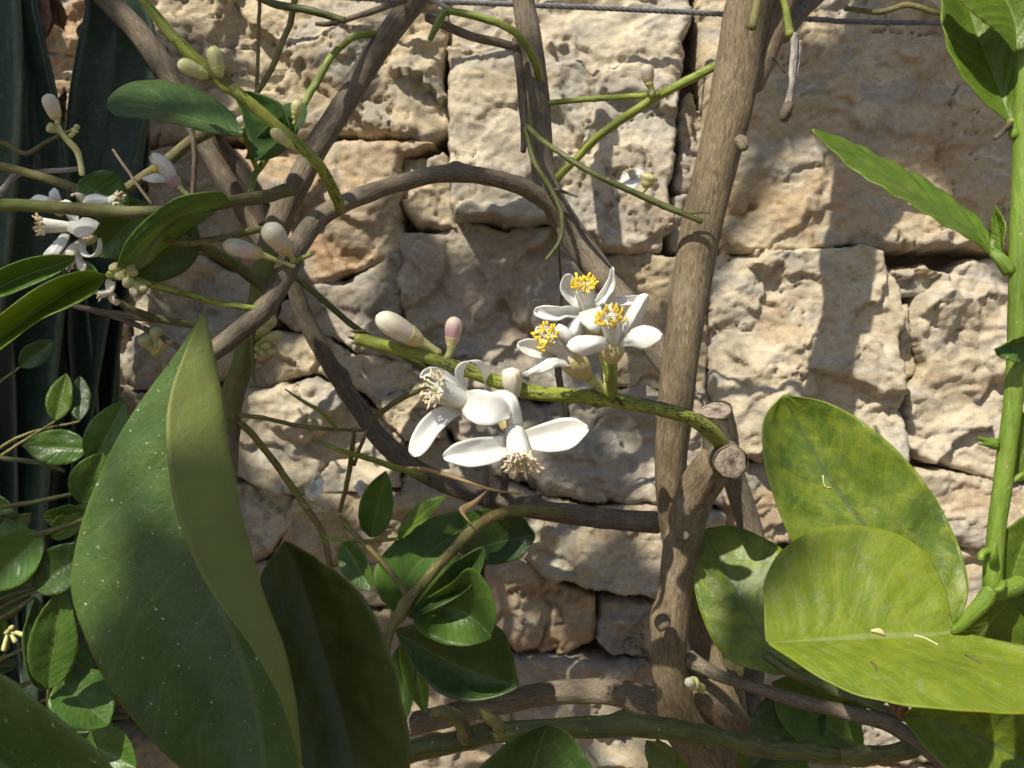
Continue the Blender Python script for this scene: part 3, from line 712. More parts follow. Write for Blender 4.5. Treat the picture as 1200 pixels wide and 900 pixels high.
def boxmesh(name, lo, hi, mat, parent):
    x0, y0, z0 = lo; x1, y1, z1 = hi
    V = [(x0, y0, z0), (x1, y0, z0), (x1, y1, z0), (x0, y1, z0), (x0, y0, z1), (x1, y0, z1), (x1, y1, z1), (x0, y1, z1)]
    F = [(0, 3, 2, 1), (4, 5, 6, 7), (0, 1, 5, 4), (1, 2, 6, 5), (2, 3, 7, 6), (3, 0, 4, 7)]
    return mesh_obj(name, V, F, mat, parent, smooth=False)
zt = P(0, -330, WD)[2]; xl = P(-1000, 0, WD)[0]; xr = P(2200, 0, WD)[0]
boxmesh('wall_core', (xl, WD + 0.022, -0.05), (xr, WD + 0.25, zt), MORTAR, wall)

# ------------------------------------------------------------------ wire cable
def cable():
    pts = [P(-900, -70, 0.497), P(300, -8, 0.497), P(600, 5, 0.497), P(800, 14, 0.497), P(960, 23, 0.498), P(1100, 27, 0.499), P(2100, 40, 0.499)]
    path = spline(pts, 1500); tg, A, B = frames(path)
    arc = np.concatenate([[0], np.cumsum(np.linalg.norm(np.diff(path, axis=0), axis=1))])
    root = empty('wire_cable', path[0])
    tag(root, 'thin twisted steel wire cable stretched along the stone wall', 'cable')
    for s in range(5):
        ph = arc * 2 * np.pi / 0.016 + s * 2 * np.pi / 5
        c = path + A * (np.cos(ph) * 0.00085)[:, None] + B * (np.sin(ph) * 0.00085)[:, None]
        th = np.linspace(0, 2 * np.pi, 6, endpoint=False)
        V = c[:, None, :] + 0.0006 * (A[:, None, :] * np.cos(th)[None, :, None] + B[:, None, :] * np.sin(th)[None, :, None])
        n = len(c); i = np.arange(n - 1)[:, None] * 6; j = np.arange(6)[None, :]; j2 = (j + 1) % 6
        F = np.stack([i + j, i + j2, i + 6 + j2, i + 6 + j], -1).reshape(-1, 4)
        mesh_obj('strand', V.reshape(-1, 3), F, WIRE, root, origin=path[0])
cable()

# ------------------------------------------------------------------ lemon tree: wood
tree = empty('lemon_tree', (0.09, 0.40, 0))
tag(tree, 'old lemon tree with grey brown stems and white blossom growing against the stone wall', 'tree')
def slim(pts, f): return [(x, y, d, r * f) for x, y, d, r in pts]
def br(*pts, m=BARK, name='branch', par=None, **k): return tube(name, slim(pts, {'branch': 0.80, 'trunk': 0.90}.get(name, 1.0)), m, par or tree, **k)

# main stem, coming down from the top and passing behind the front stem
br((905, -180, .40, 31), (893, -70, .40, 31), (874, 20, .40, 30), (856, 120, .40, 29), (834, 210, .40, 27), (815, 310, .40, 26), (800, 400, .40, 25), (791, 480, .40, 23), (785, 560, .405, 21), (795, 640, .41, 21), (822, 720, .415, 26), (842, 800, .415, 30), (850, 900, .415, 36), (850, 1050, .42, 42), (840, 1250, .42, 48), m=BARK, name='trunk', lump=0.06, knots=2, seed=21)
# front stem with the two sawn stubs
br((852, 520, .375, 19), (836, 545, .378, 26), (812, 585, .385, 25), (797, 640, .388, 23), (790, 710, .390, 22), (784, 780, .392, 23), (796, 840, .400, 28), (828, 890, .41, 34), (845, 980, .415, 38), m=BARK, name='trunk', lump=0.08, knots=2, seed=44)
def cut_end(parent, c, d, n, rx):
    """sawn face: a disc with raised bark rim"""
    p = P(*c, d); n = np.array(n, float); n /= np.linalg.norm(n)
    x = np.cross(n, [0.1, 0.2, 1]); x /= np.linalg.norm(x); y = np.cross(n, x); r = S(rx, d)
    V, F, U = [], [], []
    rings = [(0, -0.02), (0.25, 0.0), (0.5, -0.01), (0.75, 0.01), (0.92, 0.0), (1.0, -0.06)]
    for f, hh in rings:
        for j in range(28):
            th = 2 * np.pi * j / 28; rr = r * f * (1 + 0.05 * math.sin(3 * th + 1) + 0.025 * math.sin(7 * th))
            V.append(p + (x * math.cos(th) + y * math.sin(th)) * rr + n * r * (hh + 0.02 * math.sin(9 * th + f * 14))); U.append((0.5 + 0.5 * f * math.cos(th), 0.5 + 0.5 * f * math.sin(th)))
    for i in range(len(rings) - 1):
        for j in range(28):
            k = (j + 1) % 28; F.append((i * 28 + j, (i + 1) * 28 + j, (i + 1) * 28 + k, i * 28 + k))
    return mesh_obj('cut_face', V, F, CUT, parent, uvs=U, origin=p)
s1 = br((846, 536, .377, 21), (844, 510, .374, 21), (840, 488, .371, 20), (839, 480, .3695, 19.5), name='cut_stub', lump=0.05, cap=False, m=BARK_GREY)
cut_end(s1, (839, 480), .3695, (-0.10, -0.45, 0.85), 19)
s2 = br((842, 528, .385, 20), (850, 536, .370, 20), (857, 542, .355, 19.5), name='cut_stub', lump=0.05, cap=False, m=BARK_GREY)
cut_end(s2, (857, 542), .3545, (0.10, -1, -0.02), 19)
# thin stem behind the stubs
br((846, 520, .44, 17), (862, 565, .445, 17), (878, 620, .45, 17), (888, 690, .45, 18), (880, 790, .44, 20), (862, 880, .43, 24), m=BARK_GREY)
# limb from the crotch
br((905, -160, .405, 26), (925, -60, .41, 25), (908, 10, .408, 23), (893, 60, .405, 22), (880, 100, .402, 18), m=BARK, lump=0.07)
br((915, 40, .415, 14), (955, -5, .43, 15), (1010, -60, .44, 16), m=BARK_GREY)
# second upright stem and arch
br((600, -160, .44, 15), (610, -30, .44, 16), (622, 60, .44, 17), (632, 150, .44, 17), (642, 220, .438, 18), (672, 275, .434, 20), (708, 325, .43, 21), (742, 370, .425, 21), (775, 412, .42, 21), (800, 445, .41, 20), m=BARK_GREY, knots=4, seed=5)
br((686, 300, .432, 17), (660, 255, .43, 15), (634, 232, .425, 13), (590, 212, .415, 13), (535, 204, .405, 12.5), (475, 213, .395, 13), (415, 234, .385, 13.5), (372, 258, .375, 15), (348, 290, .368, 16), (332, 328, .365, 15), (302, 368, .362, 15), (262, 402, .36, 14), (215, 436, .36, 14), m=BARK_GREY, knots=4, seed=8)
br((345, 285, .37, 14), (332, 322, .366, 15), (310, 362, .363, 14.5), (270, 398, .361, 14), (225, 430, .361, 14), m=BARK_DARK, name='branch', lump=0.14, seed=9)
# diagonal limb upper middle to left, continuing down as the olive stem
br((540, -90, .44, 20), (500, -20, .44, 18), (474, 15, .438, 17.5), (438, 65, .436, 17), (402, 122, .434, 17), (372, 172, .432, 17), (346, 220, .43, 18), (326, 262, .43, 19), (312, 310, .43, 18), (304, 360, .43, 17), (290, 410, .43, 16), (276, 455, .43, 15), (268, 500, .43, 15), (262, 580, .43, 16), (255, 700, .43, 18), (250, 900, .43, 22), (250, 1300, .43, 26), m=BARK_GREY, knots=4, seed=14)
br((321, 285, .427, 17), (312, 312, .427, 18), (303, 360, .427, 17), (289, 410, .427, 16), (275, 455, .427, 15), (266, 505, .427, 15), m=BARK_OLIVE, lump=0.12, seed=15)
# brown limb top left
br((80, -60, .45, 15), (120, -5, .45, 15), (155, 30, .45, 16), (182, 65, .45, 16), (203, 100, .45, 15), (222, 140, .452, 14), (250, 185, .455, 15), (275, 230, .458, 16), (300, 268, .46, 15), (322, 300, .46, 15), m=BARK_GREY, seed=31)
br((250, 120, .44, 8), (256, 160, .445, 9), (275, 190, .45, 10), (300, 225, .45, 11), (312, 262, .45, 12), m=BARK_DARK)
br((338, 318, .462, 11), (358, 370, .468, 12), (385, 425, .474, 12.5), (418, 475, .478, 13), (455, 522, .480, 14), (500, 555, .480, 14.5), (560, 580, .478, 15), (630, 597, .472, 15), (700, 607, .462, 15.5), (770, 612, .44, 16), m=BARK_GREY_SHADED, knots=5, seed=33, lump=0.12)
# low limbs
br((250, 905, .46, 16), (360, 870, .46, 16), (440, 855, .458, 16), (520, 838, .455, 16), (610, 818, .45, 17), (690, 810, .44, 18), (750, 818, .425, 21), (800, 842, .41, 27), m=BARK_GREY, seed=35)
br((800, 800, .40, 24), (840, 830, .402, 24), (862, 862, .408, 26), (866, 920, .415, 30), m=BARK, seed=36)
br((808, 772, .392, 14), (840, 790, .385, 9), (880, 803, .378, 9), (940, 822, .368, 10), (1000, 837, .358, 11), (1042, 848, .352, 12.5), (1072, 868, .348, 12), (1105, 892, .345, 12), (1190, 970, .34, 14), m=BARK_GREY, seed=37)
br((440, 888, .335, 18), (500, 876, .337, 17), (570, 862, .34, 16), (650, 853, .343, 16), (750, 851, .347, 17), (830, 863, .350, 14), (905, 878, .352, 13), (985, 884, .353, 13), (1060, 880, .349, 12), (1078, 872, .348, 11), m=TWIG_DARK, seed=38, knots=6, lump=0.14)
br((985, 884, .352, 13.5), (1030, 883, .350, 13), (1065, 877, .3485, 12.5), m=BARK_OLIVE, lump=0.15)
br((896, 768, .37, 6), (925, 786, .366, 8), (962, 803, .362, 8), (1010, 822, .357, 7), (1075, 846, .35, 7), m=TWIG_DARK)
for a in [((545, 866, .338, 9), (538, 846, .334, 9), (520, 836, .331, 8), (506, 838, .33, 5)), ((592, 858, .340, 8), (575, 842, .336, 7), (558, 832, .334, 6))]:
    br(*a, m=TWIG_OLIVE, name='spur', lump=0.2)
# knots on the front stem
br((778, 726, .378, 10), (777, 730, .372, 9), (777, 731, .369, 7), m=BARK_GREY, name='knot', lump=0.2)
br((800, 628, .374, 7), (803, 629, .370, 6), m=BARK_GREY, name='knot', lump=0.2)
br((862, 160, .395, 7), (868, 166, .392, 7), (871, 175, .391, 5), m=BARK_GREY, name='knot', lump=0.2)

# flowering twig
FT = [(850, 526, .366, 11), (836, 508, .358, 11), (812, 492, .350, 10.5), (775, 480, .343, 10), (725, 470, .338, 10), (670, 464, .335, 10), (620, 459, .333, 10.5), (565, 440, .331, 9.5), (505, 420, .329, 9), (455, 406, .328, 9), (418, 396, .328, 9.5)]
FT = slim(FT, 0.84)
flt = tube('flowering_twig', FT, TWIG_SPECK, tree, lump=0.08, knots=6, seed=51)
tube('bark_strip', [(x, y - 2.2, d + .0002, r * 0.84) for x, y, d, r in FT[1:6]], TWIG_PURPLE, flt, lump=0.10, seed=53)
for sx, sy in [(411, 396), (414, 389), (415, 402), (420, 388)]:
    tube('bud_scale', [(sx + 8, sy + 1, .328, 2.5), (sx + 2, sy, .327, 2), (sx - 3, sy - 1, .326, 1)], DRY_BROWN if False else BARK_DARK, flt, lump=0.2)

def tw(*pts, m=TWIG, **k): return tube('twig', slim(pts, 0.76), m, tree, **k)
# right of the second stem
tw((852, 62, .398, 8), (838, 78, .402, 7), (785, 105, .41, 7), (725, 142, .42, 6.5), (685, 176, .43, 6), (655, 207, .436, 6), (644, 222, .442, 6))
tw((772, 110, .41, 5), (740, 113, .42, 4.5), (695, 116, .43, 4.5), (636, 121, .44, 4.5))
tw((616, 146, .422, 4), (628, 158, .41, 4), (645, 172, .397, 4.5), (690, 200, .39, 5), (735, 222, .388, 5), (780, 242, .387, 5.5), (822, 260, .386, 4), m=TWIG_DARK)
tw((805, 250, .387, 2.5), (822, 249, .386, 1.6), (833, 250, .386, 0.8), m=TWIG_DARK)
tw((604, 45, .428, 6), (611, 100, .424, 7), (614, 150, .422, 6), (613, 178, .421, 4), m=BARK_DARK)
tw((616, 150, .42, 5), (626, 190, .418, 4.5), (645, 220, .418, 4.5), (658, 250, .416, 4), (657, 280, .414, 3.5), (640, 305, .412, 2.5), m=TWIG_DARK)
tw((650, 222, .418, 3), (664, 226, .417, 2.4), (677, 231, .416, 1.2), m=BARK_DARK)
tw((655, 275, .415, 2.5), (655, 300, .42, 2), (658, 340, .44, 2.2), (655, 380, .45, 2.2), m=BARK_DARK)
tw((520, 12, .42, 5.5), (560, 20, .42, 6), (598, 34, .42, 6), (618, 55, .424, 6), (630, 85, .432, 6), (634, 105, .442, 6))
tw((500, 20, .43, 7), (545, 40, .432, 7), (600, 54, .438, 7), m=BARK_GREY)
tw((520, 14, .42, 6), (512, 30, .416, 6), (504, 46, .414, 4.5), m=TWIG)
tw((470, -30, .425, 4), (500, -5, .422, 4), (530, 14, .42, 4), m=DEAD)
tw((888, -20, .37, 7), (886, 10, .369, 8), (880, 33, .368, 8), m=TWIG_OLIVE)
tw((905, -40, .37, 5), (918, 0, .37, 5), (924, 30, .37, 6.5), (926, 42, .37, 8), m=TWIG)
tw((930, 40, .37, 6), (930, 75, .37, 5.5), (926, 110, .37, 5), (922, 128, .37, 6), (921, 140, .37, 5), m=DEAD, lump=0.25)
tw((938, 48, .371, 3), (934, 80, .371, 3), (927, 115, .371, 2.5), m=DEAD, lump=0.3)
tw((924, 120, .369, 7.5), (922, 130, .369, 9.5), (921, 141, .369, 6), m=BARK_DARK, lump=0.5)
tw((905, 66, .37, 2), (912, 75, .372, 1.6), (920, 85, .373, 1.4), m=BARK_DARK)
tw((990, 10, .45, 4), (1030, 14, .45, 4.5), (1065, 6, .448, 4.5), (1105, 15, .446, 5), (1160, 0, .44, 5), m=TWIG_OLIVE)
# top left
tw((110, -75, .33, 7), (158, -12, .335, 7.5), (205, 45, .337, 9), (245, 83, .34, 10), (290, 118, .343, 9), (340, 160, .347, 8.5), (372, 192, .352, 8.5), (392, 226, .362, 8.5), (399, 246, .378, 8), m=TWIG_SPECK, knots=5)
tw((240, 80, .3395, 10.2), (262, 95, .341, 10.4), (285, 113, .343, 9.4), m=BARK_OLIVE)
tw((305, -30, .42, 3), (303, 40, .42, 3), (301, 105, .42, 3), m=TWIG_OLIVE)
tw((350, -30, .42, 5), (342, 20, .42, 5), (335, 40, .42, 5), (318, 80, .42, 4.5), (300, 110, .42, 4.5), m=TWIG_OLIVE)
tw((280, -15, .41, 5), (320, 4, .41, 6), (365, 13, .41, 6), (405, 24, .41, 5), m=TWIG_DARK)
tw((400, 25, .41, 4), (440, 12, .414, 5), (475, 0, .43, 6), m=BARK_GREY)
tw((370, 28, .411, 3), (385, 28, .411, 4), (405, 22, .41, 4), m=BARK_DARK)
tw((455, 45, .438, 6), (436, 40, .432, 6), (412, 45, .425, 5.5), (390, 65, .42, 5.5), (370, 98, .415, 6), (352, 128, .41, 5), (325, 165, .40, 4.5), (308, 192, .395, 5), (297, 210, .39, 5), (292, 235, .375, 4.5), m=TWIG)
tw((284, 150, .375, 4), (292, 175, .385, 4), (302, 200, .393, 4), m=TWIG)
tw((225, 150, .42, 4), (228, 185, .42, 4), (226, 230, .42, 3.5), m=BARK_DARK)
# left side
tw((-120, 238, .335, 9), (-10, 240, .335, 9.5), (60, 243, .335, 9.5), (125, 248, .335, 9.5), (180, 249, .338, 9), (240, 241, .35, 9.5), (300, 232, .375, 10), (340, 222, .41, 11), m=BARK_OLIVE)
tw((-60, 185, .36, 6), (0, 194, .36, 6.5), (45, 206, .36, 6.5), (92, 222, .36, 7), (140, 240, .35, 7), m=TWIG_OLIVE)
tw((-30, 245, .37, 5), (0, 226, .37, 5.5), (18, 205, .372, 5), (40, 202, .38, 4), (90, 198, .385, 4), m=DEAD)
tw((125, 235, .425, 7), (165, 210, .425, 8), (200, 185, .428, 9), (225, 165, .432, 9), (255, 150, .44, 8), m=BARK_OLIVE)
tw((-30, 160, .38, 3.5), (5, 168, .38, 4), (30, 180, .38, 3.5), (55, 166, .382, 3), (90, 150, .385, 2.5), m=BARK_OLIVE)
tw((132, 175, .42, 2), (155, 208, .42, 2.4), (178, 240, .42, 2.4), m=BARK_GREY)
tw((96, 205, .348, 4.5), (90, 178, .347, 4.5), (80, 165, .346, 4.5), (70, 152, .346, 3.5), (65, 140, .346, 3), m=PEDICEL, lump=0.25)
tw((126, 322, .345, 6), (150, 325, .347, 6), (185, 336, .35, 5.5), (225, 347, .355, 5), (265, 357, .358, 5), (302, 362, .36, 5), m=TWIG_SPECK, knots=3)
tw((118, 342, .37, 4), (150, 360, .375, 5), (180, 372, .38, 6), (235, 382, .385, 6), m=BARK_OLIVE)
tw((60, 352, .41, 3), (110, 364, .405, 5), (150, 370, .40, 6), (210, 378, .39, 5), m=BARK_DARK)
tw((195, 282, .352, 5.5), (215, 284, .352, 6), (250, 281, .355, 5.5), (290, 272, .36, 5), (325, 266, .37, 5), m=TWIG_OLIVE)
tw((178, 276, .352, 1.4), (186, 277, .352, 1.6), (196, 284, .352, 2), m=BARK_DARK)
tw((212, 276, .37, 8), (250, 296, .385, 8.5), (285, 318, .40, 8.5), (312, 338, .42, 8), m=TWIG_DARK)
tw((338, 318, .41, 4.5), (372, 346, .415, 5), (412, 380, .42, 5), (448, 405, .425, 5), (480, 420, .43, 5), (510, 440, .44, 4.5), m=TWIG_DARK)
tw((435, 492, .465, 4.5), (462, 472, .46, 4.5), (485, 460, .455, 4.5), (520, 452, .45, 4), m=TWIG_OLIVE)
tw((268, 488, .427, 6), (292, 505, .43, 5.5), (320, 540, .44, 5.5), (350, 582, .45, 5.5), (378, 625, .455, 5), (388, 665, .46, 5), m=TWIG_OLIVE)
tw((275, 486, .427, 3.5), (310, 490, .43, 3.5), (345, 498, .44, 3.5), (385, 503, .45, 3), (425, 504, .46, 3), m=TWIG_OLIVE)
tw((334, 456, .44, 1.0), (355, 470, .445, 3), (375, 482, .45, 3), (395, 502, .455, 3), m=TWIG)
tw((366, 515, .45, 1.6), (400, 528, .45, 4), (440, 540, .46, 4.5), (500, 560, .474, 5), m=TWIG)
tw((415, 505, .455, 3), (412, 530, .46, 4), (408, 560, .465, 4), (398, 600, .47, 3), m=TWIG_OLIVE)
tw((430, 505, .455, 3), (420, 530, .46, 3), (415, 545, .465, 3), m=TWIG_OLIVE)
tw((295, 390, .42, 4), (296, 420, .418, 3), (298, 445, .417, 2.5), (302, 452, .417, 1.2), m=BARK_OLIVE)
tw((130, 370, .385, 4), (170, 385, .378, 4.5), (210, 408, .365, 4.5), (225, 425, .361, 4), m=BARK_DARK)
tw((568, 530, .47, 5), (570, 560, .47, 5), (570, 590, .47, 5), m=BARK_GREY)
tw((592, 520, .455, 6), (592, 555, .46, 6), (590, 580, .465, 6), m=BARK_DARK)
tw((665, 490, .46, 5), (655, 440, .46, 5.5), (660, 410, .455, 5), (700, 350, .445, 5), m=BARK_DARK)
# stem with leaves below the blossom
tw((668, 605, .468, 9), (640, 600, .46, 9), (612, 598, .45, 9), (586, 602, .44, 9), (560, 616, .43, 8.5), (530, 645, .42, 8.5), (500, 678, .41, 8.5), (476, 708, .40, 9.5), (456, 742, .395, 9), (440, 800, .39, 9), m=TWIG_OLIVE, lump=0.12, knots=3)
tw((398, 606, .43, 3.5), (412, 622, .428, 4), (438, 648, .425, 4), (462, 675, .42, 4.5), (478, 700, .41, 5), m=TWIG_OLIVE)
tw((380, 630, .44, 2.5), (420, 634, .44, 3), (468, 632, .435, 3), m=TWIG)
tw((536, 648, .42, 3), (541, 652, .414, 2.4), (545, 656, .411, 1), m=TWIG_OLIVE)

# ------------------------------------------------------------------ lemon tree: leaves
def L(*a, **k): return leaf(tree, *a, **k)
sheet('leaf', [[(287, 157, .372), (268, 128, .382), (235, 106, .388), (190, 95, .388), (150, 98, .384), (128, 112, .376), (125, 124, .369)],
               [(287, 158, .373), (255, 146, .374), (215, 134, .374), (175, 124, .374), (148, 120, .372), (132, 121, .370), (125, 125, .369)],
               [(287, 159, .372), (255, 156, .366), (215, 148, .363), (175, 141, .362), (148, 137, .363), (132, 132, .366), (125, 126, .369)]], G_DARK, U_PALE, tree, wob=0.001, pucker=0.0004, nvein=8)
sheet('leaf', [[(340, 150, .385), (330, 125, .39), (310, 112, .395), (290, 108, .40), (278, 110, .40)],
               [(338, 155, .39), (322, 148, .395), (308, 135, .40), (290, 122, .405), (276, 112, .402)],
               [(300, 190, .375), (296, 180, .378), (290, 160, .382), (284, 138, .39), (275, 114, .40)]], G_DARK, U_PALE, tree, wob=0.001)
L((345, 140, .40), (288, 186, .385), 42, G_MID, roll=0.5)
L((352, 118, .41), (330, 175, .40), 40, G_DARK, roll=-0.5)
# curved leaf on the left
sheet('leaf', [[(268, 236, .345), (262, 226, .338), (240, 225, .335), (205, 233, .333), (170, 258, .332), (148, 285, .333), (138, 312, .336)],
               [(268, 237, .348), (258, 238, .345), (235, 245, .342), (205, 256, .339), (175, 277, .337), (155, 298, .337), (138, 313, .337)],
               [(268, 238, .350), (252, 248, .36), (232, 262, .366), (210, 280, .366), (185, 302, .36), (160, 318, .350), (138, 314, .338)]], G_MID, U_PALE, tree, wob=0.0006, pucker=0.0003, key='curved')
L((230, 262, .372), (160, 330, .372), 60, G_DARK, roll=0.4)
L((92, 212, .352), (150, 250, .36), 62, G_MID, roll=0.3, fold=0.25)
L((175, 238, .37), (112, 300, .375), 66, G_MID, roll=-0.2, fold=0.3)
L((118, 330, .36), (88, 305, .37), 20, G_MID)
sheet('leaf', [[(88, 300, .335), (60, 299, .33), (30, 304, .328), (0, 316, .327), (-30, 335, .328)],
               [(88, 302, .336), (60, 312, .335), (30, 322, .335), (0, 335, .334), (-30, 340, .330)],
               [(88, 304, .336), (68, 320, .333), (35, 335, .33), (0, 348, .33), (-30, 348, .330)]], G_MID, U_PALE, tree)
sheet('leaf', [[(122, 322, .325), (100, 318, .318), (70, 325, .313), (40, 340, .31), (10, 362, .308), (-25, 390, .31)],
               [(123, 324, .326), (95, 332, .326), (65, 350, .325), (40, 366, .323), (15, 384, .32), (-25, 410, .315)],
               [(123, 327, .326), (108, 345, .32), (80, 360, .316), (48, 374, .314), (15, 398, .313), (-25, 430, .314)]], G_YOUNG, U_PALE, tree, vat=[0, .5, 1])
# below the blossom
L((434, 630, .44), (452, 552, .43), 42, G_MID, roll=0.2)
L((466, 632, .435), (524, 580, .43), 26, G_YOUNG, roll=0.6, sag=0.06)
L((402, 636, .44), (436, 692, .43), 38, G_MID, roll=-0.3)
sheet('leaf', [[(466, 722, .402), (440, 690, .418), (442, 660, .430), (475, 624, .440), (520, 602, .446), (572, 597, .450)],
               [(470, 722, .403), (472, 690, .424), (490, 660, .436), (520, 635, .444), (548, 615, .448), (576, 600, .451)],
               [(476, 722, .403), (495, 700, .425), (520, 672, .437), (548, 645, .444), (572, 620, .448), (580, 603, .451)]], G_MID, U_PALE, tree, pucker=0.0004, wob=0.0012)
sheet('leaf', [[(540, 642, .428), (560, 618, .442), (585, 602, .448), (610, 604, .450), (624, 622, .45)],
               [(538, 646, .428), (568, 640, .444), (590, 634, .450), (612, 630, .452), (627, 626, .45)],
               [(540, 650, .428), (568, 660, .440), (590, 660, .444), (612, 652, .447), (627, 632, .45)]], G_DARK, U_PALE, tree)
sheet('leaf', [[(478, 722, .398), (498, 695, .398), (525, 665, .398), (550, 648, .40), (566, 640, .40)],
               [(480, 724, .400), (505, 706, .402), (535, 684, .404), (556, 662, .404), (568, 644, .40)],
               [(482, 725, .400), (512, 712, .398), (544, 694, .398), (562, 672, .40), (569, 648, .40)]], G_DARK, U_PALE, tree)
sheet('leaf', [[(480, 712, .41), (500, 700, .40), (530, 680, .395), (552, 668, .394), (572, 690, .396), (580, 718, .398), (576, 742, .40)],
               [(482, 714, .412), (500, 712, .41), (520, 712, .408), (540, 716, .406), (556, 726, .405), (568, 736, .404), (576, 744, .401)],
               [(482, 716, .411), (486, 732, .405), (498, 746, .40), (520, 754, .397), (545, 756, .396), (562, 754, .398), (576, 748, .401)]], G_MID, U_PALE, tree, wob=0.0012)
sheet('leaf', [[(462, 738, .425), (500, 728, .42), (545, 722, .415), (585, 735, .413), (600, 765, .413), (608, 800, .415)],
               [(464, 742, .427), (490, 755, .428), (520, 772, .428), (550, 786, .426), (580, 796, .422), (608, 803, .416)],
               [(466, 746, .427), (488, 785, .424), (515, 812, .42), (545, 822, .417), (580, 818, .416), (608, 806, .416)]], G_DARK, U_PALE, tree, wob=0.0012)
sheet('leaf', [[(470, 745, .435), (468, 775, .435), (478, 810, .432), (496, 835, .43)],
               [(474, 745, .436), (484, 775, .436), (492, 805, .434), (498, 836, .43)],
               [(478, 748, .434), (494, 775, .432), (502, 805, .43), (500, 836, .43)]], G_YOUNG, U_PALE, tree)
L((476, 750, .44), (470, 850, .44), 40, G_DARK, roll=-0.4)
# low right leaves hanging from the tree
sheet('leaf', [[(905, 790, .366), (850, 770, .372), (822, 720, .378), (812, 670, .384), (812, 628, .392), (822, 620, .396)],
               [(920, 790, .366), (890, 740, .373), (868, 700, .379), (848, 665, .386), (832, 635, .392), (826, 620, .396)],
               [(945, 780, .362), (950, 720, .366), (940, 680, .374), (915, 642, .384), (865, 618, .394), (832, 618, .396)]], G_MOTTLE, U_PALE, tree, wob=0.0012, pucker=0.0005, nvein=7)
L((905, 800, .392), (1012, 882, .385), 92, G_YOUNG, roll=0.4)
L((960, 812, .395), (880, 900, .39), 80, G_DARK, roll=-0.2)
L((865, 880, .40), (960, 930, .38), 70, G_YOUNG, roll=0.2)
L((930, 770, .385), (1040, 800, .385), 70, G_YOUNG, roll=-0.3)
L((985, 830, .37), (1060, 800, .36), 30, G_MID, roll=0.3)
sheet('leaf', [[(1060, 838, .335), (1090, 815, .328), (1140, 812, .322), (1200, 822, .318), (1260, 850, .32)],
               [(1060, 840, .336), (1100, 848, .332), (1150, 865, .33), (1200, 890, .33), (1265, 905, .328)],
               [(1058, 842, .335), (1090, 882, .325), (1140, 925, .318), (1200, 950, .32), (1262, 940, .325)]], G_MOTTLE, U_PALE, tree, pucker=0.0005)
L((790, 900, .36), (757, 868, .362), 36, U_PALE, roll=0.4)
L((800, 950, .365), (770, 866, .36), 52, G_YOUNG, roll=0.2, fold=0.2)

# ------------------------------------------------------------------ lemon tree: blossom
def flower(label=None, loc=(600, 450, .33)):
    f = empty('flower', P(*loc), tree)
    if label: f['label'] = label
    return f
def receptacle(f, a, b, r, mat=CALYX):
    rr = S(r, a[2]); blob('calyx', [(0, rr * .45), (0.25, rr * .85), (0.6, rr), (0.9, rr * .92), (1, rr * .7)], P(*a), P(*b), mat, f, lump=0.05)
# A: lower left of the pair
f = flower('open white flower with one petal curled into a ring and cream anthers', (545, 468, .325))
petal(f, [(536, 474, .323), (512, 478, .318), (494, 494, .314), (482, 514, .312), (479, 526, .311)], [(548, 480, .323), (530, 490, .319), (516, 506, .315), (503, 524, .312), (494, 533, .311)], cup=0.002)
petal(f, [(540, 480, .319), (546, 489, .315), (560, 497, .312), (578, 498, .312), (592, 492, .314)], [(546, 458, .320), (560, 456, .316), (576, 460, .313), (590, 468, .313), (597, 479, .315)], cup=0.0012)
strip_petal(f, [(549, 466, .323), (539, 448, .321), (538, 432, .319), (547, 423, .319), (560, 424, .322), (570, 436, .327), (573, 452, .332), (569, 462, .334)], [9, 12, 15, 16, 16, 15, 12, 6], (0.75, 1.0, 0.15))
petal(f, [(536, 458, .328), (516, 446, .327), (500, 440, .326), (494, 444, .325)], [(538, 446, .329), (520, 434, .329), (506, 430, .328), (497, 434, .326)], cup=0.002)
petal(f, [(545, 474, .330), (556, 484, .336), (560, 505, .34)], [(552, 470, .330), (566, 480, .336), (570, 500, .34)], cup=0.001)
stamens(f, (548, 471, .322), (507, 455, .314), 10, 17, 36, ANTHER_C, 0.9, 0.6, (1.6, 8.0), 3)
receptacle(f, (562, 470, .330), (547, 469, .325), 9)
# B: lower right of the pair
f = flower('open white flower facing down with three spread petals and cream anthers', (603, 505, .322))
petal(f, [(600, 509, .321), (580, 512, .315), (550, 516, .310), (530, 522, .308), (522, 529, .308)], [(602, 524, .320), (590, 537, .314), (568, 544, .310), (545, 546, .308), (526, 541, .307)], cup=0.003)
petal(f, [(610, 506, .321), (630, 499, .316), (655, 491, .312), (675, 491, .311), (685, 497, .311)], [(610, 522, .320), (630, 527, .315), (652, 528, .311), (672, 523, .310), (685, 510, .310)], cup=0.003)
petal(f, [(594, 508, .322), (592, 486, .318), (589, 472, .318), (580, 463, .322), (572, 461, .326)], [(613, 506, .322), (612, 484, .318), (607, 468, .318), (598, 459, .322), (588, 457, .327)], cup=-0.003)
petal(f, [(596, 520, .328), (594, 540, .335), (596, 556, .34)], [(604, 520, .328), (606, 540, .335), (606, 556, .34)], cup=0.002)
stamens(f, (603, 503, .321), (611, 544, .311), 11, 17, 40, ANTHER_C, 1.1, 0.25, (1.6, 8.5), 4)
receptacle(f, (589, 497, .333), (601, 503, .325), 8)
tube('pedicel', [(592, 462, .334, 3.5), (586, 480, .336, 3.5), (590, 498, .333, 5)], PEDICEL, f)
# fading calyx where petals have dropped
fo = blob('fading_flower', [(0, S(7, .33)), (0.3, S(10, .33)), (0.65, S(12, .33)), (0.9, S(10, .33)), (1, S(3, .33))], P(602, 464, .331), P(598, 432, .327), PETAL_AGED, tree, lump=0.08)
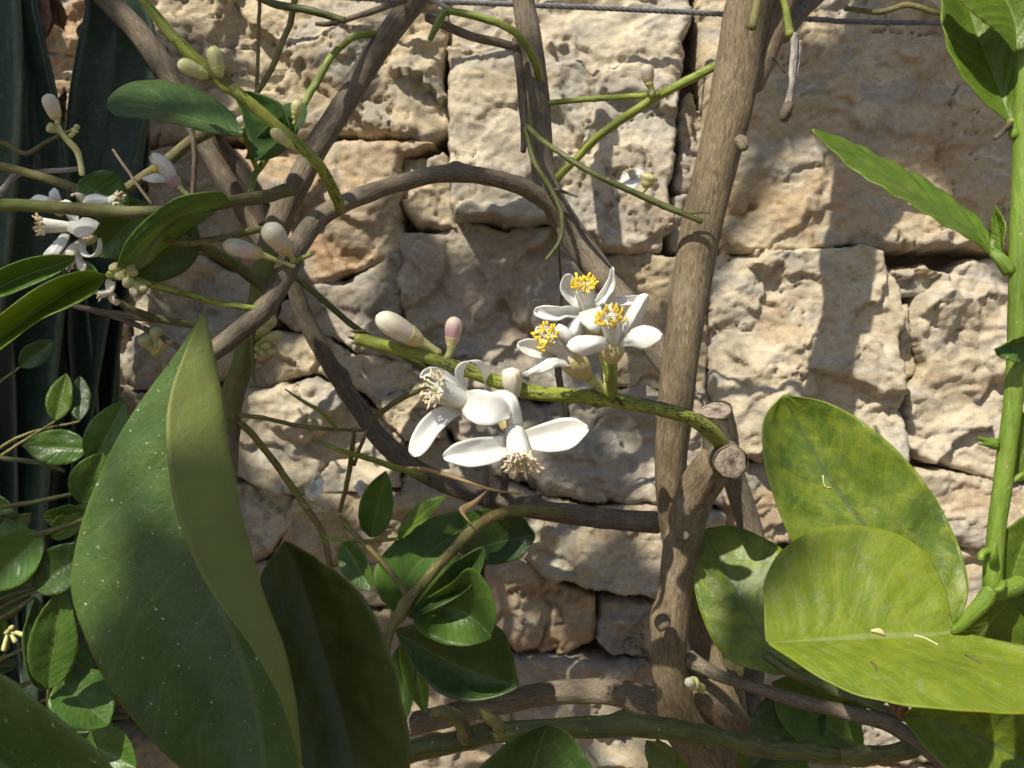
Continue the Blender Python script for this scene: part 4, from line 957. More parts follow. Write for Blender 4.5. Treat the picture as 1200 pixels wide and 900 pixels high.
# C: left one of the upper three
f = flower('half open white flower tilted left with yellow anthers and tan calyx', (665, 415, .325))
petal(f, [(660, 414, .322), (640, 404, .316), (622, 398, .314), (611, 400, .313)], [(652, 420, .321), (634, 420, .315), (618, 416, .313), (608, 408, .312)], cup=0.003)
petal(f, [(668, 422, .320), (646, 420, .314), (630, 428, .311), (614, 437, .311)], [(672, 430, .320), (654, 430, .314), (636, 436, .311), (622, 442, .312)], cup=-0.001, under=PETAL_BACK)
petal(f, [(668, 412, .320), (656, 398, .315), (650, 388, .313), (652, 382, .313)], [(680, 412, .320), (674, 398, .315), (667, 386, .313), (660, 381, .313)], cup=-0.002)
petal(f, [(660, 406, .332), (640, 394, .333), (628, 388, .333)], [(664, 400, .332), (646, 386, .334), (634, 383, .334)], cup=0.002)
petal(f, [(668, 408, .327), (680, 392, .332), (690, 378, .335)], [(678, 412, .327), (692, 398, .332), (700, 386, .335)], cup=0.002)
stamens(f, (668, 418, .322), (640, 394, .314), 8, 13, 40, ANTHER_Y, 0.8, 0.0, (1.7, 6.5), 5)
blob('calyx', [(0, S(5, .325)), (0.2, S(11, .325)), (0.5, S(15, .325)), (0.8, S(15, .325)), (1, S(12, .325))], P(690, 441, .328), P(664, 418, .321), CALYX, f, lump=0.03)
blob('corolla_base', [(0, S(13, .322)), (0.5, S(13, .322)), (1, S(9, .322))], P(676, 428, .324), P(658, 412, .320), PETAL_BACK, f)
tube('pedicel', [(714, 462, .334, 4.5), (702, 452, .332, 5), (692, 444, .329, 7)], PEDICEL, f, lump=0.06)
# D: top one
f = flower('open white flower at the top of the cluster with narrow petals and yellow anthers', (686, 362, .335))
petal(f, [(688, 362, .333), (668, 360, .327), (645, 358, .323), (631, 360, .322)], [(684, 372, .332), (664, 372, .326), (644, 375, .322), (629, 371, .321)], cup=0.003)
petal(f, [(680, 364, .338), (664, 352, .337), (657, 338, .336), (660, 326, .335)], [(690, 358, .338), (682, 342, .337), (676, 330, .336), (670, 323, .335)], cup=0.003)
petal(f, [(692, 362, .338), (704, 342, .338), (713, 326, .337), (717, 313, .335)], [(698, 366, .337), (712, 350, .337), (720, 332, .336), (719, 316, .334)], cup=0.002)
petal(f, [(696, 356, .338), (715, 350, .340), (740, 347, .342), (758, 347, .344)], [(698, 364, .337), (716, 360, .340), (740, 358, .342), (758, 354, .344)], cup=0.001)
petal(f, [(676, 368, .332), (668, 378, .330), (663, 392, .330), (666, 400, .331)], [(688, 368, .331), (684, 380, .328), (680, 394, .328), (674, 402, .330)], cup=-0.003)
petal(f, [(678, 366, .329), (680, 376, .322), (688, 386, .319), (696, 390, .319)], [(704, 358, .329), (706, 366, .323), (706, 376, .320), (704, 384, .319)], cup=-0.003)
stamens(f, (689, 366, .334), (684, 332, .328), 9, 13, 40, ANTHER_Y, 0.7, -0.15, (1.7, 6.5), 6)
blob('calyx', [(0, S(6, .33)), (0.3, S(12, .33)), (0.7, S(13, .33)), (1, S(10, .33))], P(702, 402, .335), P(692, 372, .333), CALYX, f)
tube('pedicel', [(714, 460, .336, 4.5), (709, 430, .337, 4.5), (703, 404, .336, 6)], PEDICEL, f)
# E: right front one
f = flower('wide open white flower on a stout green stalk with broad petals and yellow anthers', (719, 402, .322))
petal(f, [(714, 397, .321), (698, 393, .314), (680, 393, .310), (668, 399, .309)], [(716, 407, .320), (702, 412, .313), (686, 418, .310), (670, 412, .308)], cup=-0.003)
petal(f, [(726, 398, .320), (740, 386, .314), (758, 382, .311), (770, 386, .310)], [(724, 406, .319), (740, 407, .313), (758, 409, .310), (773, 399, .309)], cup=-0.002)
petal(f, [(722, 396, .323), (730, 372, .321), (744, 350, .318), (754, 344, .317)], [(732, 400, .322), (744, 388, .320), (757, 366, .318), (761, 351, .317)], cup=-0.004)
petal(f, [(712, 396, .328), (706, 378, .333), (708, 362, .336)], [(722, 394, .328), (722, 376, .333), (720, 360, .336)], cup=0.002)
stamens(f, (720, 404, .321), (714, 372, .314), 8, 14, 38, ANTHER_Y, 1.0, -0.2, (1.7, 6.5), 7)
blob('calyx', [(0, S(7, .32)), (0.25, S(11, .32)), (0.6, S(13.5, .32)), (1, S(10, .32))], P(716, 424, .323), P(720, 401, .320), CALYX, f)
tube('pedicel', [(717, 464, .334, 6), (717, 445, .328, 7), (716, 422, .323, 8)], TWIG, f, lump=0.10, knots=5)
bud(tree, (515, 414, .329), (490, 399, .326), (441, 370, .318), 13.5, BUD, rped=5)
bud(tree, (524, 420, .329), (529, 402, .328), (533, 371, .326), 10, BUD_PINK, rped=4.5)

# left cluster, half hidden by the olive branch
def open_flower(c, axis, size, np_=5, reflex=0.9, anth=ANTHER_C, seed=1, label=None, na=18, mat=None, back=None, rot=0.3):
    f = flower(label, c); r0 = np.random.default_rng(seed)
    b = P(*c); ax = np.array(axis, float); ax /= np.linalg.norm(ax); s = S(size, c[2])
    x = np.cross(ax, [0.21, 0.3, 0.93]); x /= np.linalg.norm(x); y = np.cross(ax, x)
    for k in range(np_):
        th = 2 * np.pi * k / np_ + rot + r0.uniform(-0.2, 0.2); rad = x * math.cos(th) + y * math.sin(th); sd = np.cross(ax, rad)
        rx = reflex * r0.uniform(0.6, 1.3)
        us = np.linspace(0, 1, 6); rails = []
        for q in (-1, -0.5, 0, 0.5, 1):
            wv = np.array([0.10, 0.17, 0.22, 0.23, 0.18, 0.03]) * s * 1.5
            rails.append([b + ax * s * (0.25 * u - rx * 0.55 * u * u) + rad * s * (0.08 + 0.95 * u - 0.25 * rx * u ** 3) + sd * q * wv[i] + ax * s * 0.10 * q * q * (1 - u) for i, u in enumerate(us)])
        sheet('petal', rails, mat or PETAL, back or PETAL_BACK, f, 18, 9, thick=0.0005, metres=True, wob=0.0006, auto=False, flip=False)
    tp = b + ax * s * 0.62; q = to_px(tp); 
    stamens(f, c, (q[0], q[1], tp[1]), size * 0.17, size * 0.25, na, anth, 0.7, 0.2, (size * 0.035, size * 0.10), seed)
    bb = b - ax * s * 0.22; q = to_px(bb)
    receptacle(f, (q[0], q[1], bb[1]), c, size * 0.17)
    return f, (q[0], q[1], bb[1])
f = flower('drooping white flower under the olive branch with cream anthers pointing left', (82, 266, .35))
stamens(f, (80, 266, .348), (46, 264, .344), 6, 10, 24, ANTHER_C, 0.9, 0.2, (1.5, 5.5), 21)
petal(f, [(80, 260, .347), (92, 256, .344), (104, 255, .343), (112, 258, .343)], [(78, 270, .347), (90, 278, .343), (104, 277, .342), (113, 268, .342)], cup=-0.001)
petal(f, [(72, 272, .347), (64, 282, .344), (57, 291, .342), (51, 297, .342)], [(82, 275, .347), (78, 286, .344), (70, 297, .342), (61, 302, .342)], cup=-0.001)
petal(f, [(84, 268, .352), (80, 254, .354), (72, 246, .355)], [(90, 262, .352), (88, 250, .354), (82, 244, .355)], cup=0.001)
receptacle(f, (104, 272, .356), (84, 267, .350), 7)
f = flower('aged white flower hanging with recurved petals below the olive branch', (96, 282, .352))
petal(f, [(96, 278, .350), (86, 284, .346), (78, 291, .344), (73, 297, .344)], [(102, 287, .350), (93, 294, .346), (86, 300, .344), (79, 303, .344)], cup=-0.001, mat=PETAL_AGED)
petal(f, [(90, 290, .350), (88, 302, .348), (90, 312, .347), (92, 316, .347)], [(97, 290, .350), (97, 302, .348), (101, 310, .347), (101, 314, .347)], cup=-0.001)
strip_petal(f, [(100, 280, .350), (97, 290, .347), (101, 298, .345), (110, 299, .345), (116, 291, .346), (116, 280, .348)], [5, 8, 9, 9, 7, 4], (0.5, 1.0, 0.2))
stamens(f, (98, 286, .352), (78, 312, .350), 4, 6, 12, ANTHER_C, 0.8, 0.3, (1.3, 4.0), 24)
receptacle(f, (112, 278, .356), (99, 283, .352), 6)
f = flower('white flower just above the olive branch with cream anthers', (108, 240, .352))
petal(f, [(96, 238, .350), (102, 229, .346), (112, 226, .345), (122, 229, .345)], [(98, 246, .350), (106, 244, .346), (116, 242, .344), (126, 237, .344)], cup=-0.002)
petal(f, [(94, 240, .352), (90, 232, .350), (86, 228, .349), (84, 230, .349)], [(104, 240, .352), (101, 231, .349), (96, 226, .348), (90, 225, .348)], cup=-0.002, mat=PETAL_AGED)
stamens(f, (110, 242, .348), (140, 234, .345), 5, 8, 18, ANTHER_C, 0.8, 0.1, (1.4, 4.5), 22)
receptacle(f, (92, 246, .356), (106, 241, .350), 6)
f = flower('white flower with a flat long petal above the olive branch', (66, 240, .356))
petal(f, [(70, 238, .354), (56, 231, .350), (42, 230, .348), (32, 233, .347)], [(70, 246, .353), (56, 242, .349), (42, 241, .347), (31, 239, .347)], cup=-0.001)
petal(f, [(60, 240, .356), (57, 230, .354), (58, 224, .353)], [(73, 240, .356), (71, 230, .353), (68, 223, .352)], cup=-0.002)
petal(f, [(66, 240, .352), (74, 234, .348), (80, 235, .347)], [(66, 248, .351), (76, 247, .347), (84, 243, .346)], cup=-0.001)
receptacle(f, (72, 252, .360), (66, 242, .355), 6)
# small pink flower
f = flower('small half open flower with pink tinted petals and yellow anthers', (192, 202, .375))
petal(f, [(200, 214, .374), (188, 200, .372), (180, 190, .371), (178, 182, .370)], [(208, 210, .374), (204, 196, .372), (196, 186, .371), (186, 180, .370)], cup=-0.003, mat=PETAL, under=PETAL)
petal(f, [(196, 208, .373), (184, 204, .370), (172, 206, .369), (167, 208, .369)], [(198, 214, .373), (186, 214, .370), (174, 213, .369), (168, 211, .369)], cup=-0.001)
petal(f, [(196, 206, .379), (184, 196, .381), (176, 188, .382)], [(204, 202, .379), (194, 188, .381), (184, 180, .382)], cup=0.002)
stamens(f, (198, 208, .374), (184, 196, .371), 4, 6, 14, ANTHER_Y, 0.4, 0, (1.6, 4.0), 9, style=False)
blob('corolla_base', [(0, S(6, .374)), (0.4, S(9, .374)), (1, S(7, .374))], P(208, 218, .375), P(195, 204, .374), BUD_PINK, f)
tube('pedicel', [(220, 228, .372, 3), (214, 223, .374, 2.6), (207, 216, .375, 4)], PEDICEL, f)
open_flower((368, 572, .47), (-0.5, -0.6, 0.3), 18, 5, 0.9, ANTHER_C, 31, None, 8)
open_flower((425, 572, .475), (0.5, -0.6, 0.3), 12, 5, 0.9, ANTHER_C, 32, None, 6)
open_flower((742, 208, .44), (-0.3, -0.7, 0.5), 20, 5, 0.8, ANTHER_C, 33, None, 8)
open_flower((128, 342, .355), (-0.7, -0.4, -0.3), 22, 4, 0.9, ANTHER_C, 34, None, 6, PETAL_AGED)
# buds
bud(tree, (67, 146, .346), (66, 138, .346), (55, 110, .344), 9, BUD, rped=3)
bud(tree, (72, 156, .346), (64, 152, .345), (55, 148, .343), 6, BUD_GREEN)
bud(tree, (82, 160, .346), (88, 152, .346), (92, 146, .346), 3.5, BUD_GREEN)
bud(tree, (345, 312, .362), (304, 298, .358), (261, 286, .352), 10.5, BUD, rped=3)
bud(tree, (344, 306, .362), (336, 294, .358), (311, 263, .350), 12.5, BUD, rped=4, fat=1.08)
tw((364, 298, .362, 3), (352, 303, .362, 4), (338, 312, .362, 3.5), m=TWIG)
bud(tree, (258, 94, .34), (257, 86, .338), (248, 54, .335), 9, BUD_GREEN, rped=4)
bud(tree, (246, 90, .34), (240, 88, .338), (208, 73, .333), 9, BUD_GREEN, rped=4)
bud(tree, (358, 182, .35), (344, 170, .348), (318, 150, .346), 9.5, BUD_GREEN, rped=4)
bud(tree, (345, 145, .36), (347, 135, .358), (349, 117, .356), 7, BUD_GREEN, rped=3)
bud(tree, (764, 112, .41), (760, 96, .408), (757, 75, .406), 8, BUD, rped=4)
bud(tree, (752, 226, .389), (757, 218, .388), (762, 203, .387), 9, BUD_GREEN, rped=3, fat=1.2)
bud(tree, (300, 405, .425), (312, 396, .42), (331, 392, .415), 6, BUD_GREEN, rped=3)
bud(tree, (298, 398, .425), (304, 390, .42), (312, 382, .416), 6.5, BUD_GREEN, rped=3)
bud(tree, (304, 395, .425), (314, 384, .42), (321, 371, .417), 6.5, BUD_GREEN, rped=3)
for (x, y, rr) in [(303, 408, 4), (316, 404, 4.5), (325, 412, 4), (300, 418, 3.5), (310, 414, 4)]:
    bud(tree, (296, 412, .424), ((x + 296) / 2, (y + 412) / 2, .421), (x, y, .418), rr, BUD_GREEN, rped=2)
for (x, y, rr) in [(154, 310, 7), (153, 333, 7), (132, 310, 7), (172, 340, 5), (140, 322, 6), (160, 318, 5)]:
    bud(tree, (142, 325, .346), ((x + 142) / 2, (y + 325) / 2, .345), (x, y, .343), rr, BUD_GREEN, rped=2.5)
for (x, y, rr) in [(168, 398, 8), (184, 388, 8), (193, 402, 7)]:
    bud(tree, (181, 416, .375), ((x * 2 + 181) / 3, (y * 2 + 416) / 3, .373), (x, y - 4, .371), rr, TWIG_OLIVE if False else BUD_GREEN, rped=3)
bud(tree, (822, 806, .389), (812, 801, .385), (806, 799, .380), 6, BUD, rped=6, calyx=False)
for (x, y, rr) in [(858, 760, 9), (852, 772, 8), (866, 775, 7)]:
    bud(tree, (868, 790, .38), ((x + 868) / 2, (y + 790) / 2, .377), (x, y, .374), rr, BUD_GREEN, rped=3)

for (x, y, rr) in [(1082, 838, 6), (1090, 832, 7), (1098, 838, 7), (1092, 843, 6), (1050, 828, 7), (1058, 834, 8), (1046, 820, 6)]:
    blob('dried_bract', [(0, S(rr * .4, .338)), (0.4, S(rr, .338)), (0.8, S(rr * .8, .338)), (1, S(rr * .1, .338))], P(x - 2, y + 7, .345), P(x + rng.uniform(-3, 3), y - 9, .336), DRY_BUD, tree, lump=0.12)
# ------------------------------------------------------------------ green shoot on the right
sh = empty('lemon_shoot', (0.17, 0.27, 0))
tag(sh, 'smooth bright green lemon shoot with large lime leaves beside the wall', 'shoot')
tube('stem', [(1220, -200, .262, 12), (1204, -40, .262, 12), (1201, 80, .262, 12), (1199, 200, .262, 12), (1194, 300, .262, 12), (1192, 400, .262, 11.5), (1186, 480, .262, 11), (1176, 560, .262, 11), (1168, 620, .262, 10.5), (1163, 670, .262, 11), (1166, 692, .263, 11.5), (1190, 686, .265, 11), (1230, 666, .27, 11), (1300, 690, .28, 15), (1380, 900, .29, 18), (1400, 1500, .30, 22)], SHOOT, sh, lump=0.05, seed=61)
tube('petiole', [(1163, 690, .262, 10), (1146, 712, .263, 9), (1130, 730, .265, 7), (1117, 740, .267, 5)], SHOOT, sh)
tube('petiole', [(1184, 318, .262, 10), (1174, 306, .262, 8), (1164, 296, .263, 6)], SHOOT, sh)
tube('petiole', [(1190, 160, .262, 8), (1186, 150, .262, 6), (1184, 140, .262, 5)], SHOOT, sh)
for pts in [((1166, 520, .262, 7), (1156, 517, .261, 4), (1146, 512, .260, 1)), ((1166, 522, .262, 6), (1158, 521, .260, 3.5), (1146, 520, .258, 1)),
            ((1163, 646, .261, 5), (1151, 648, .259, 4.5), (1149, 656, .258, 4)), ((1164, 660, .2595, 5), (1165, 650, .257, 4.5), (1166, 636, .256, 1.5)),
            ((1184, 565, .262, 4), (1192, 560, .262, 3.5), (1200, 555, .262, 3)), ((1176, 682, .2605, 4), (1172, 690, .258, 4.5), (1166, 692, .258, 3))]:
    tube('bud_scale', pts, SHOOT, sh, lump=0.1)
tube('dead_spur', [(1184, 146, .261, 3), (1176, 152, .26, 3.5), (1165, 162, .26, 3)], BARK_DARK, sh, lump=0.5)
# lime leaf
sheet('leaf', [[(898, 751, .262), (896, 712, .268), (896, 680, .272), (915, 646, .275), (955, 622, .277), (1000, 616, .278), (1045, 624, .277), (1085, 648, .275), (1108, 688, .272), (1117, 736, .268)],
               [(899, 752, .262), (935, 735, .266), (965, 715, .269), (985, 700, .271), (1010, 690, .272), (1030, 684, .272), (1055, 688, .272), (1080, 700, .271), (1102, 716, .269), (1118, 737, .268)],
               [(900, 753, .262), (930, 752, .2625), (960, 750, .263), (985, 749, .2635), (1010, 747, .264), (1035, 746, .265), (1060, 745, .2655), (1085, 743, .266), (1105, 741, .267), (1119, 738, .268)],
               [(900, 754, .262), (935, 764, .256), (970, 774, .252), (1005, 782, .249), (1045, 786, .247), (1085, 790, .246), (1130, 792, .247), (1180, 790, .25), (1205, 775, .256), (1160, 748, .264)],
               [(900, 755, .262), (935, 777, .252), (970, 797, .246), (1005, 811, .241), (1050, 821, .238), (1100, 828, .236), (1155, 834, .236), (1215, 834, .238), (1275, 815, .244), (1250, 765, .255)]],
      G_LIME, U_PALE, sh, nu=70, nv=45, pucker=0.00025, wob=0.0012, key='lime', vat=[0, .25, .5, .75, 1], nvein=9)
# mottled leaf behind it
sheet('leaf', [[(1118, 735, .272), (1050, 745, .285), (975, 705, .292), (930, 640, .296), (905, 580, .298), (893, 530, .299), (896, 488, .30), (917, 463, .30)],
               [(1119, 733, .272), (1080, 692, .284), (1040, 650, .292), (1005, 605, .297), (972, 560, .30), (948, 520, .302), (930, 488, .302), (919, 463, .30)],
               [(1121, 730, .272), (1134, 700, .276), (1130, 660, .280), (1108, 605, .285), (1080, 560, .289), (1035, 512, .293), (978, 475, .297), (922, 463, .30)]],
      G_MOTTLE, U_PALE, sh, nu=60, nv=31, pucker=0.0006, wob=0.0016, key='mottle', nvein=8)
# narrow upper leaf
sheet('leaf', [[(1164, 295, .263), (1150, 258, .272), (1120, 234, .277), (1060, 195, .280), (1000, 165, .278), (952, 150, .270)],
               [(1163, 297, .263), (1140, 270, .267), (1105, 246, .270), (1055, 212, .272), (1005, 180, .272), (952, 151, .269)],
               [(1161, 299, .263), (1132, 276, .259), (1092, 252, .258), (1040, 223, .260), (1000, 197, .264), (952, 152, .268)]], G_YOUNG, U_PALE, sh, nu=50, nv=21, pucker=0.0006, wob=0.0008, nvein=8)
leaf(sh, (1176, 305, .264), (1166, 240, .268), 28, G_YOUNG, roll=0.9)
# top leaves
sheet('leaf', [[(1186, 145, .262), (1160, 125, .262), (1130, 92, .262), (1110, 52, .263), (1103, 5, .265), (1110, -50, .268), (1135, -90, .27)],
               [(1186, 143, .262), (1170, 100, .266), (1155, 60, .268), (1142, 25, .27), (1133, -15, .271), (1130, -55, .271), (1136, -92, .27)],
               [(1188, 140, .262), (1192, 90, .262), (1190, 45, .263), (1184, 5, .264), (1172, -40, .266), (1155, -75, .268), (1138, -93, .27)]], G_YOUNG, U_PALE, sh, nu=50, nv=21, pucker=0.0006, nvein=8)
sheet('leaf', [[(1190, 62, .256), (1172, 40, .254), (1145, 18, .252), (1118, -8, .252), (1095, -50, .253)],
               [(1192, 60, .257), (1190, 25, .258), (1175, -10, .258), (1150, -40, .257), (1100, -60, .254)],
               [(1196, 60, .257), (1225, 30, .254), (1235, -20, .252), (1200, -60, .252), (1105, -75, .253)]], G_YOUNG, U_PALE, sh, nu=44, nv=21, flip=False, pucker=0.0005)
# right edge
leaf(sh, (1215, 402, .258), (1166, 410, .254), 40, G_MID, roll=0.4)
leaf(sh, (1190, 566, .266), (1215, 470, .262), 60, G_YOUNG, roll=-0.5)
leaf(sh, (1182, 688, .266), (1215, 595, .262), 62, G_YOUNG, roll=-0.3)
leaf(sh, (1185, 702, .268), (1110, 790, .285), 90, G_YOUNG, roll=0.5)
leaf(sh, (1225, 690, .272), (1160, 790, .28), 84, G_YOUNG, roll=0.1, fold=0.2)
leaf(sh, (1240, 700, .275), (1210, 800, .275), 60, G_MID, roll=-0.2)

# ------------------------------------------------------------------ large dusty leaves of the low branch in front
lo = empty('lemon_branch', (-0.08, 0.2, 0.0))
tag(lo, 'low lemon branch carrying broad dark pointed leaves in front of the tree', 'branch')
tube('stem', [(330, 1320, .235, 22), (330, 1150, .23, 18), (320, 1020, .226, 14), (318, 960, .224, 11)], BARK_OLIVE, lo)
tube('stem', [(330, 1250, .235, 12), (430, 1080, .245, 10), (440, 990, .25, 8)], TWIG, lo)
tube('stem', [(330, 1280, .235, 12), (180, 1150, .22, 10), (60, 1080, .21, 8)], TWIG, lo)
tube('stem', [(330, 1300, .235, 12), (520, 1100, .28, 10), (640, 1000, .30, 8)], TWIG, lo)
def dep(pts, f): return [(x, y, f(y)) for x, y in pts]
sheet('leaf', [dep([(237, 366), (205, 415), (168, 465), (132, 528), (106, 588), (88, 640), (82, 690), (95, 742), (120, 797), (158, 850), (215, 905), (290, 965), (318, 975)], lambda y: .238 + .012 * math.sin(min(1, (y - 366) / 609) * math.pi) - .014 * (y - 366) / 609),
               dep([(237, 366), (224, 408), (202, 460), (178, 520), (165, 580), (162, 640), (170, 700), (190, 750), (215, 800), (245, 850), (275, 900), (300, 945), (319, 976)], lambda y: .238 + .007 * math.sin((y - 366) / 610 * math.pi) - .014 * (y - 366) / 609),
               dep([(237, 366), (238, 410), (232, 465), (222, 525), (222, 585), (235, 645), (255, 700), (275, 750), (292, 800), (303, 845), (310, 900), (315, 945), (320, 977)], lambda y: .238 + .006 * math.sin((y - 366) / 611 * math.pi) - .014 * (y - 366) / 609),
               dep([(238, 367), (250, 425), (261, 490), (270, 550), (282, 610), (298, 672), (315, 725), (329, 765), (339, 805), (346, 850), (350, 900), (345, 945), (321, 978)], lambda y: .238 - .002 * math.sin((y - 366) / 612 * math.pi) - .014 * (y - 366) / 609),
               dep([(237, 366), (216, 414), (199, 462), (194, 515), (203, 590), (224, 655), (258, 715), (292, 762), (318, 805), (338, 850), (350, 895), (348, 945), (322, 979)], lambda y: .238 - .013 * math.sin((y - 366) / 613 * math.pi) - .014 * (y - 366) / 609)],
      G_BIG, U_OLIVE, lo, nu=90, nv=49, pucker=0.0003, wob=0.0009, key='big', vat=[0, .25, .5, .75, 1], nvein=7)
sheet('leaf', [[(333, 634, .262), (310, 670, .258), (307, 695, .256), (318, 745, .254), (335, 800, .252), (346, 850, .25), (360, 905, .248), (400, 970, .248), (440, 1000, .25)],
               [(334, 634, .262), (348, 665, .264), (360, 700, .264), (373, 745, .263), (388, 795, .261), (402, 845, .259), (415, 895, .256), (430, 950, .253), (441, 1001, .25)],
               [(335, 634, .262), (375, 655, .258), (412, 685, .256), (440, 722, .254), (458, 765, .252), (470, 815, .251), (480, 880, .25), (474, 950, .25), (442, 1002, .25)]],
      G_OLIVE, U_PALE, lo, nu=60, nv=25, pucker=0.0003, wob=0.0012, nvein=8)
sheet('leaf', [[(-140, 800, .200), (-70, 770, .196), (0, 788, .192), (55, 828, .188), (105, 868, .186), (140, 908, .186), (160, 980, .190), (130, 1040, .20)],
               [(-140, 802, .200), (-90, 830, .204), (-40, 860, .206), (0, 895, .206), (40, 930, .206), (75, 970, .205), (100, 1010, .203), (126, 1042, .20)],
               [(-140, 806, .200), (-120, 880, .198), (-90, 940, .196), (-50, 990, .195), (-10, 1030, .195), (30, 1060, .196), (75, 1070, .197), (124, 1044, .20)]],
      G_BIG, U_PALE, lo, nu=50, nv=21, pucker=0.0003, wob=0.001)
sheet('leaf', [[(636, 1005, .30), (580, 960, .298), (552, 915, .297), (575, 885, .298), (605, 862, .30), (640, 849, .303)],
               [(638, 1006, .30), (625, 970, .302), (620, 935, .304), (625, 900, .306), (634, 870, .306), (642, 849, .304)],
               [(640, 1007, .30), (690, 970, .299), (702, 930, .299), (690, 895, .30), (668, 862, .302), (644, 849, .304)]], G_DARK, U_PALE, lo, nu=40, nv=19, wob=0.001, pucker=0.0004)

# ------------------------------------------------------------------ small leafy shrub at the left
sb = empty('leafy_shrub', (-0.22, 0.36, 0))
tag(sb, 'small leafy shrub with thin olive twigs and oval green leaves behind the big leaf', 'shrub')
def sb_t(*p, m=TWIG_DARK): return tube('twig', [(a, b, c, r * 0.75) for a, b, c, r in p], m, sb)
tube('stem', [(-120, 1350, .36, 12), (-100, 1000, .36, 9), (-90, 800, .36, 8), (-70, 650, .355, 6), (-50, 540, .35, 5)], BARK_OLIVE, sb)
sb_t((-75, 670, .355, 5), (0, 638, .35, 5), (50, 625, .345, 5), (100, 608, .34, 4), (140, 590, .335, 3))
sb_t((-65, 620, .355, 4), (-10, 597, .352, 4), (40, 588, .35, 4), (90, 578, .348, 3), (130, 570, .348, 3))
sb_t((-60, 520, .36, 4), (0, 536, .36, 4), (45, 542, .36, 4), (75, 552, .36, 3))
sb_t((-60, 600, .37, 3), (0, 606, .37, 3), (30, 622, .37, 3))
sb_t((-90, 730, .36, 4), (-20, 710, .36, 4), (20, 695, .36, 3), (60, 685, .36, 3))
sb_t((-90, 760, .36, 4), (-10, 730, .36, 4), (40, 700, .36, 3))
sb_t((60, 850, .37, 4), (58, 805, .365, 3.5), (78, 770, .362, 3), (85, 730, .36, 3))
sb_t((-90, 900, .37, 5), (0, 880, .37, 4.5), (60, 850, .37, 4), (150, 840, .37, 3.5))
def SL(*a, **k): return leaf(sb, *a, **k)
SL((104, 526, .35), (26, 522, .35), 42, G_MID, fold=0.15)
SL((108, 545, .345), (145, 470, .345), 48, G_MID, roll=0.2)
SL((95, 590, .343), (120, 530, .342), 48, G_MID, roll=-0.1)
SL((110, 605, .35), (50, 608, .35), 44, G_MID, roll=0.6)
SL((50, 625, .345), (-20, 690, .345), 66, G_MID, roll=-0.3)
SL((60, 630, .35), (115, 592, .347), 34, G_YOUNG, roll=0.5)
SL((40, 690, .345), (112, 640, .345), 58, G_DARK, roll=0.3)
SL((56, 808, .35), (72, 690, .345), 56, G_MID, roll=0.1, fold=0.3)
SL((50, 810, .352), (42, 700, .352), 44, G_DARK, roll=-0.3)
SL((68, 795, .36), (128, 850, .36), 74, G_MID, roll=0.2, fold=0.15)
SL((98, 870, .37), (160, 900, .365), 74, G_MID, roll=-0.2)
SL((75, 690, .36), (130, 690, .355), 50, G_DARK)
SL((-10, 730, .37), (40, 640, .37), 50, G_DARK)
SL((60, 850, .375), (130, 930, .37), 60, G_DARK, roll=0.3)
for k in range(22):
    x0, y0, d0 = rng.uniform(-40, 120), rng.uniform(430, 880), rng.uniform(.36, .42)
    an = rng.uniform(-2.6, 0.6); ln = rng.uniform(34, 62)
    SL((x0, y0, d0), (x0 + ln * math.cos(an), y0 + ln * math.sin(an), d0 + rng.uniform(-.015, .015)), rng.uniform(18, 34), (G_MID, G_DARK, G_MID, G_YOUNG)[k % 4], roll=rng.uniform(-0.8, 0.8), fold=0.25, nu=16, nv=9)
    xs = -85 + rng.uniform(0, 20); tube('twig', [(xs, y0 + 90, .37, 2.4), ((xs + x0) / 2, y0 + 35 + rng.uniform(-15, 15), (d0 + .37) / 2, 2.0), (x0, y0, d0, 1.4)], TWIG_OLIVE if k % 3 else TWIG, sb)
for (x, y) in [(8, 742), (18, 752), (28, 745), (4, 762), (14, 735)]:
    tube('flower_bud', [(10, 742, .352, 2), ((x + 10) / 2, (y + 742) / 2 - 2, .351, 2.4), (x, y, .35, 3)], PEDICEL, sb, lump=0.2)

# ------------------------------------------------------------------ broad strap leaves in the shade at the far left
ag = empty('strap_leaf_plant', (-0.23, 0.45, 0))
tag(ag, 'dark blue green strap leaved plant standing in shade against the wall', 'plant')
def blade(rows, mat=G_STRAP, d0=None, keel=0.010):
    """rows from tip to base: (left px, right px, y px, distance)"""
    a = [(l, y, d) for l, r, y, d in rows]; m = [((l + r) / 2, y, d + keel) for l, r, y, d in rows]; b = [(r, y, d) for l, r, y, d in rows]
    return sheet('blade', [a, m, b], mat, mat, ag, nu=34, nv=11, thick=0.0015, wob=0.003)
blade([(-30, -28, -140, .40), (-70, 10, -60, .40), (-60, 22, 20, .405), (-50, 22, 150, .41), (-55, 10, 300, .42), (-70, -10, 500, .43), (-90, -30, 900, .44), (-110, -50, 1300, .45)])
blade([(0, 4, -160, .43), (-10, 30, -60, .43), (4, 42, 10, .43), (8, 64, 110, .432), (0, 78, 220, .435), (-20, 76, 330, .44), (-40, 60, 520, .445), (-50, 40, 900, .45), (-60, 20, 1300, .45)])
blade([(120, 124, -60, .455), (102, 172, 10, .455), (86, 182, 80, .457), (76, 166, 160, .46), (70, 148, 230, .462), (60, 130, 320, .465), (50, 105, 480, .468), (35, 80, 700, .47), (10, 60, 1300, .47)])
blade([(140, 142, 60, .478), (120, 172, 150, .478), (106, 162, 260, .48), (96, 140, 400, .482), (85, 130, 560, .484), (60, 105, 900, .485), (40, 80, 1300, .485)], G_STRAP)
blade([(90, 92, 300, .472), (82, 104, 380, .472), (86, 112, 450, .473), (84, 112, 560, .475), (70, 110, 760, .478), (50, 90, 1300, .48)], G_STRAP_PALE)
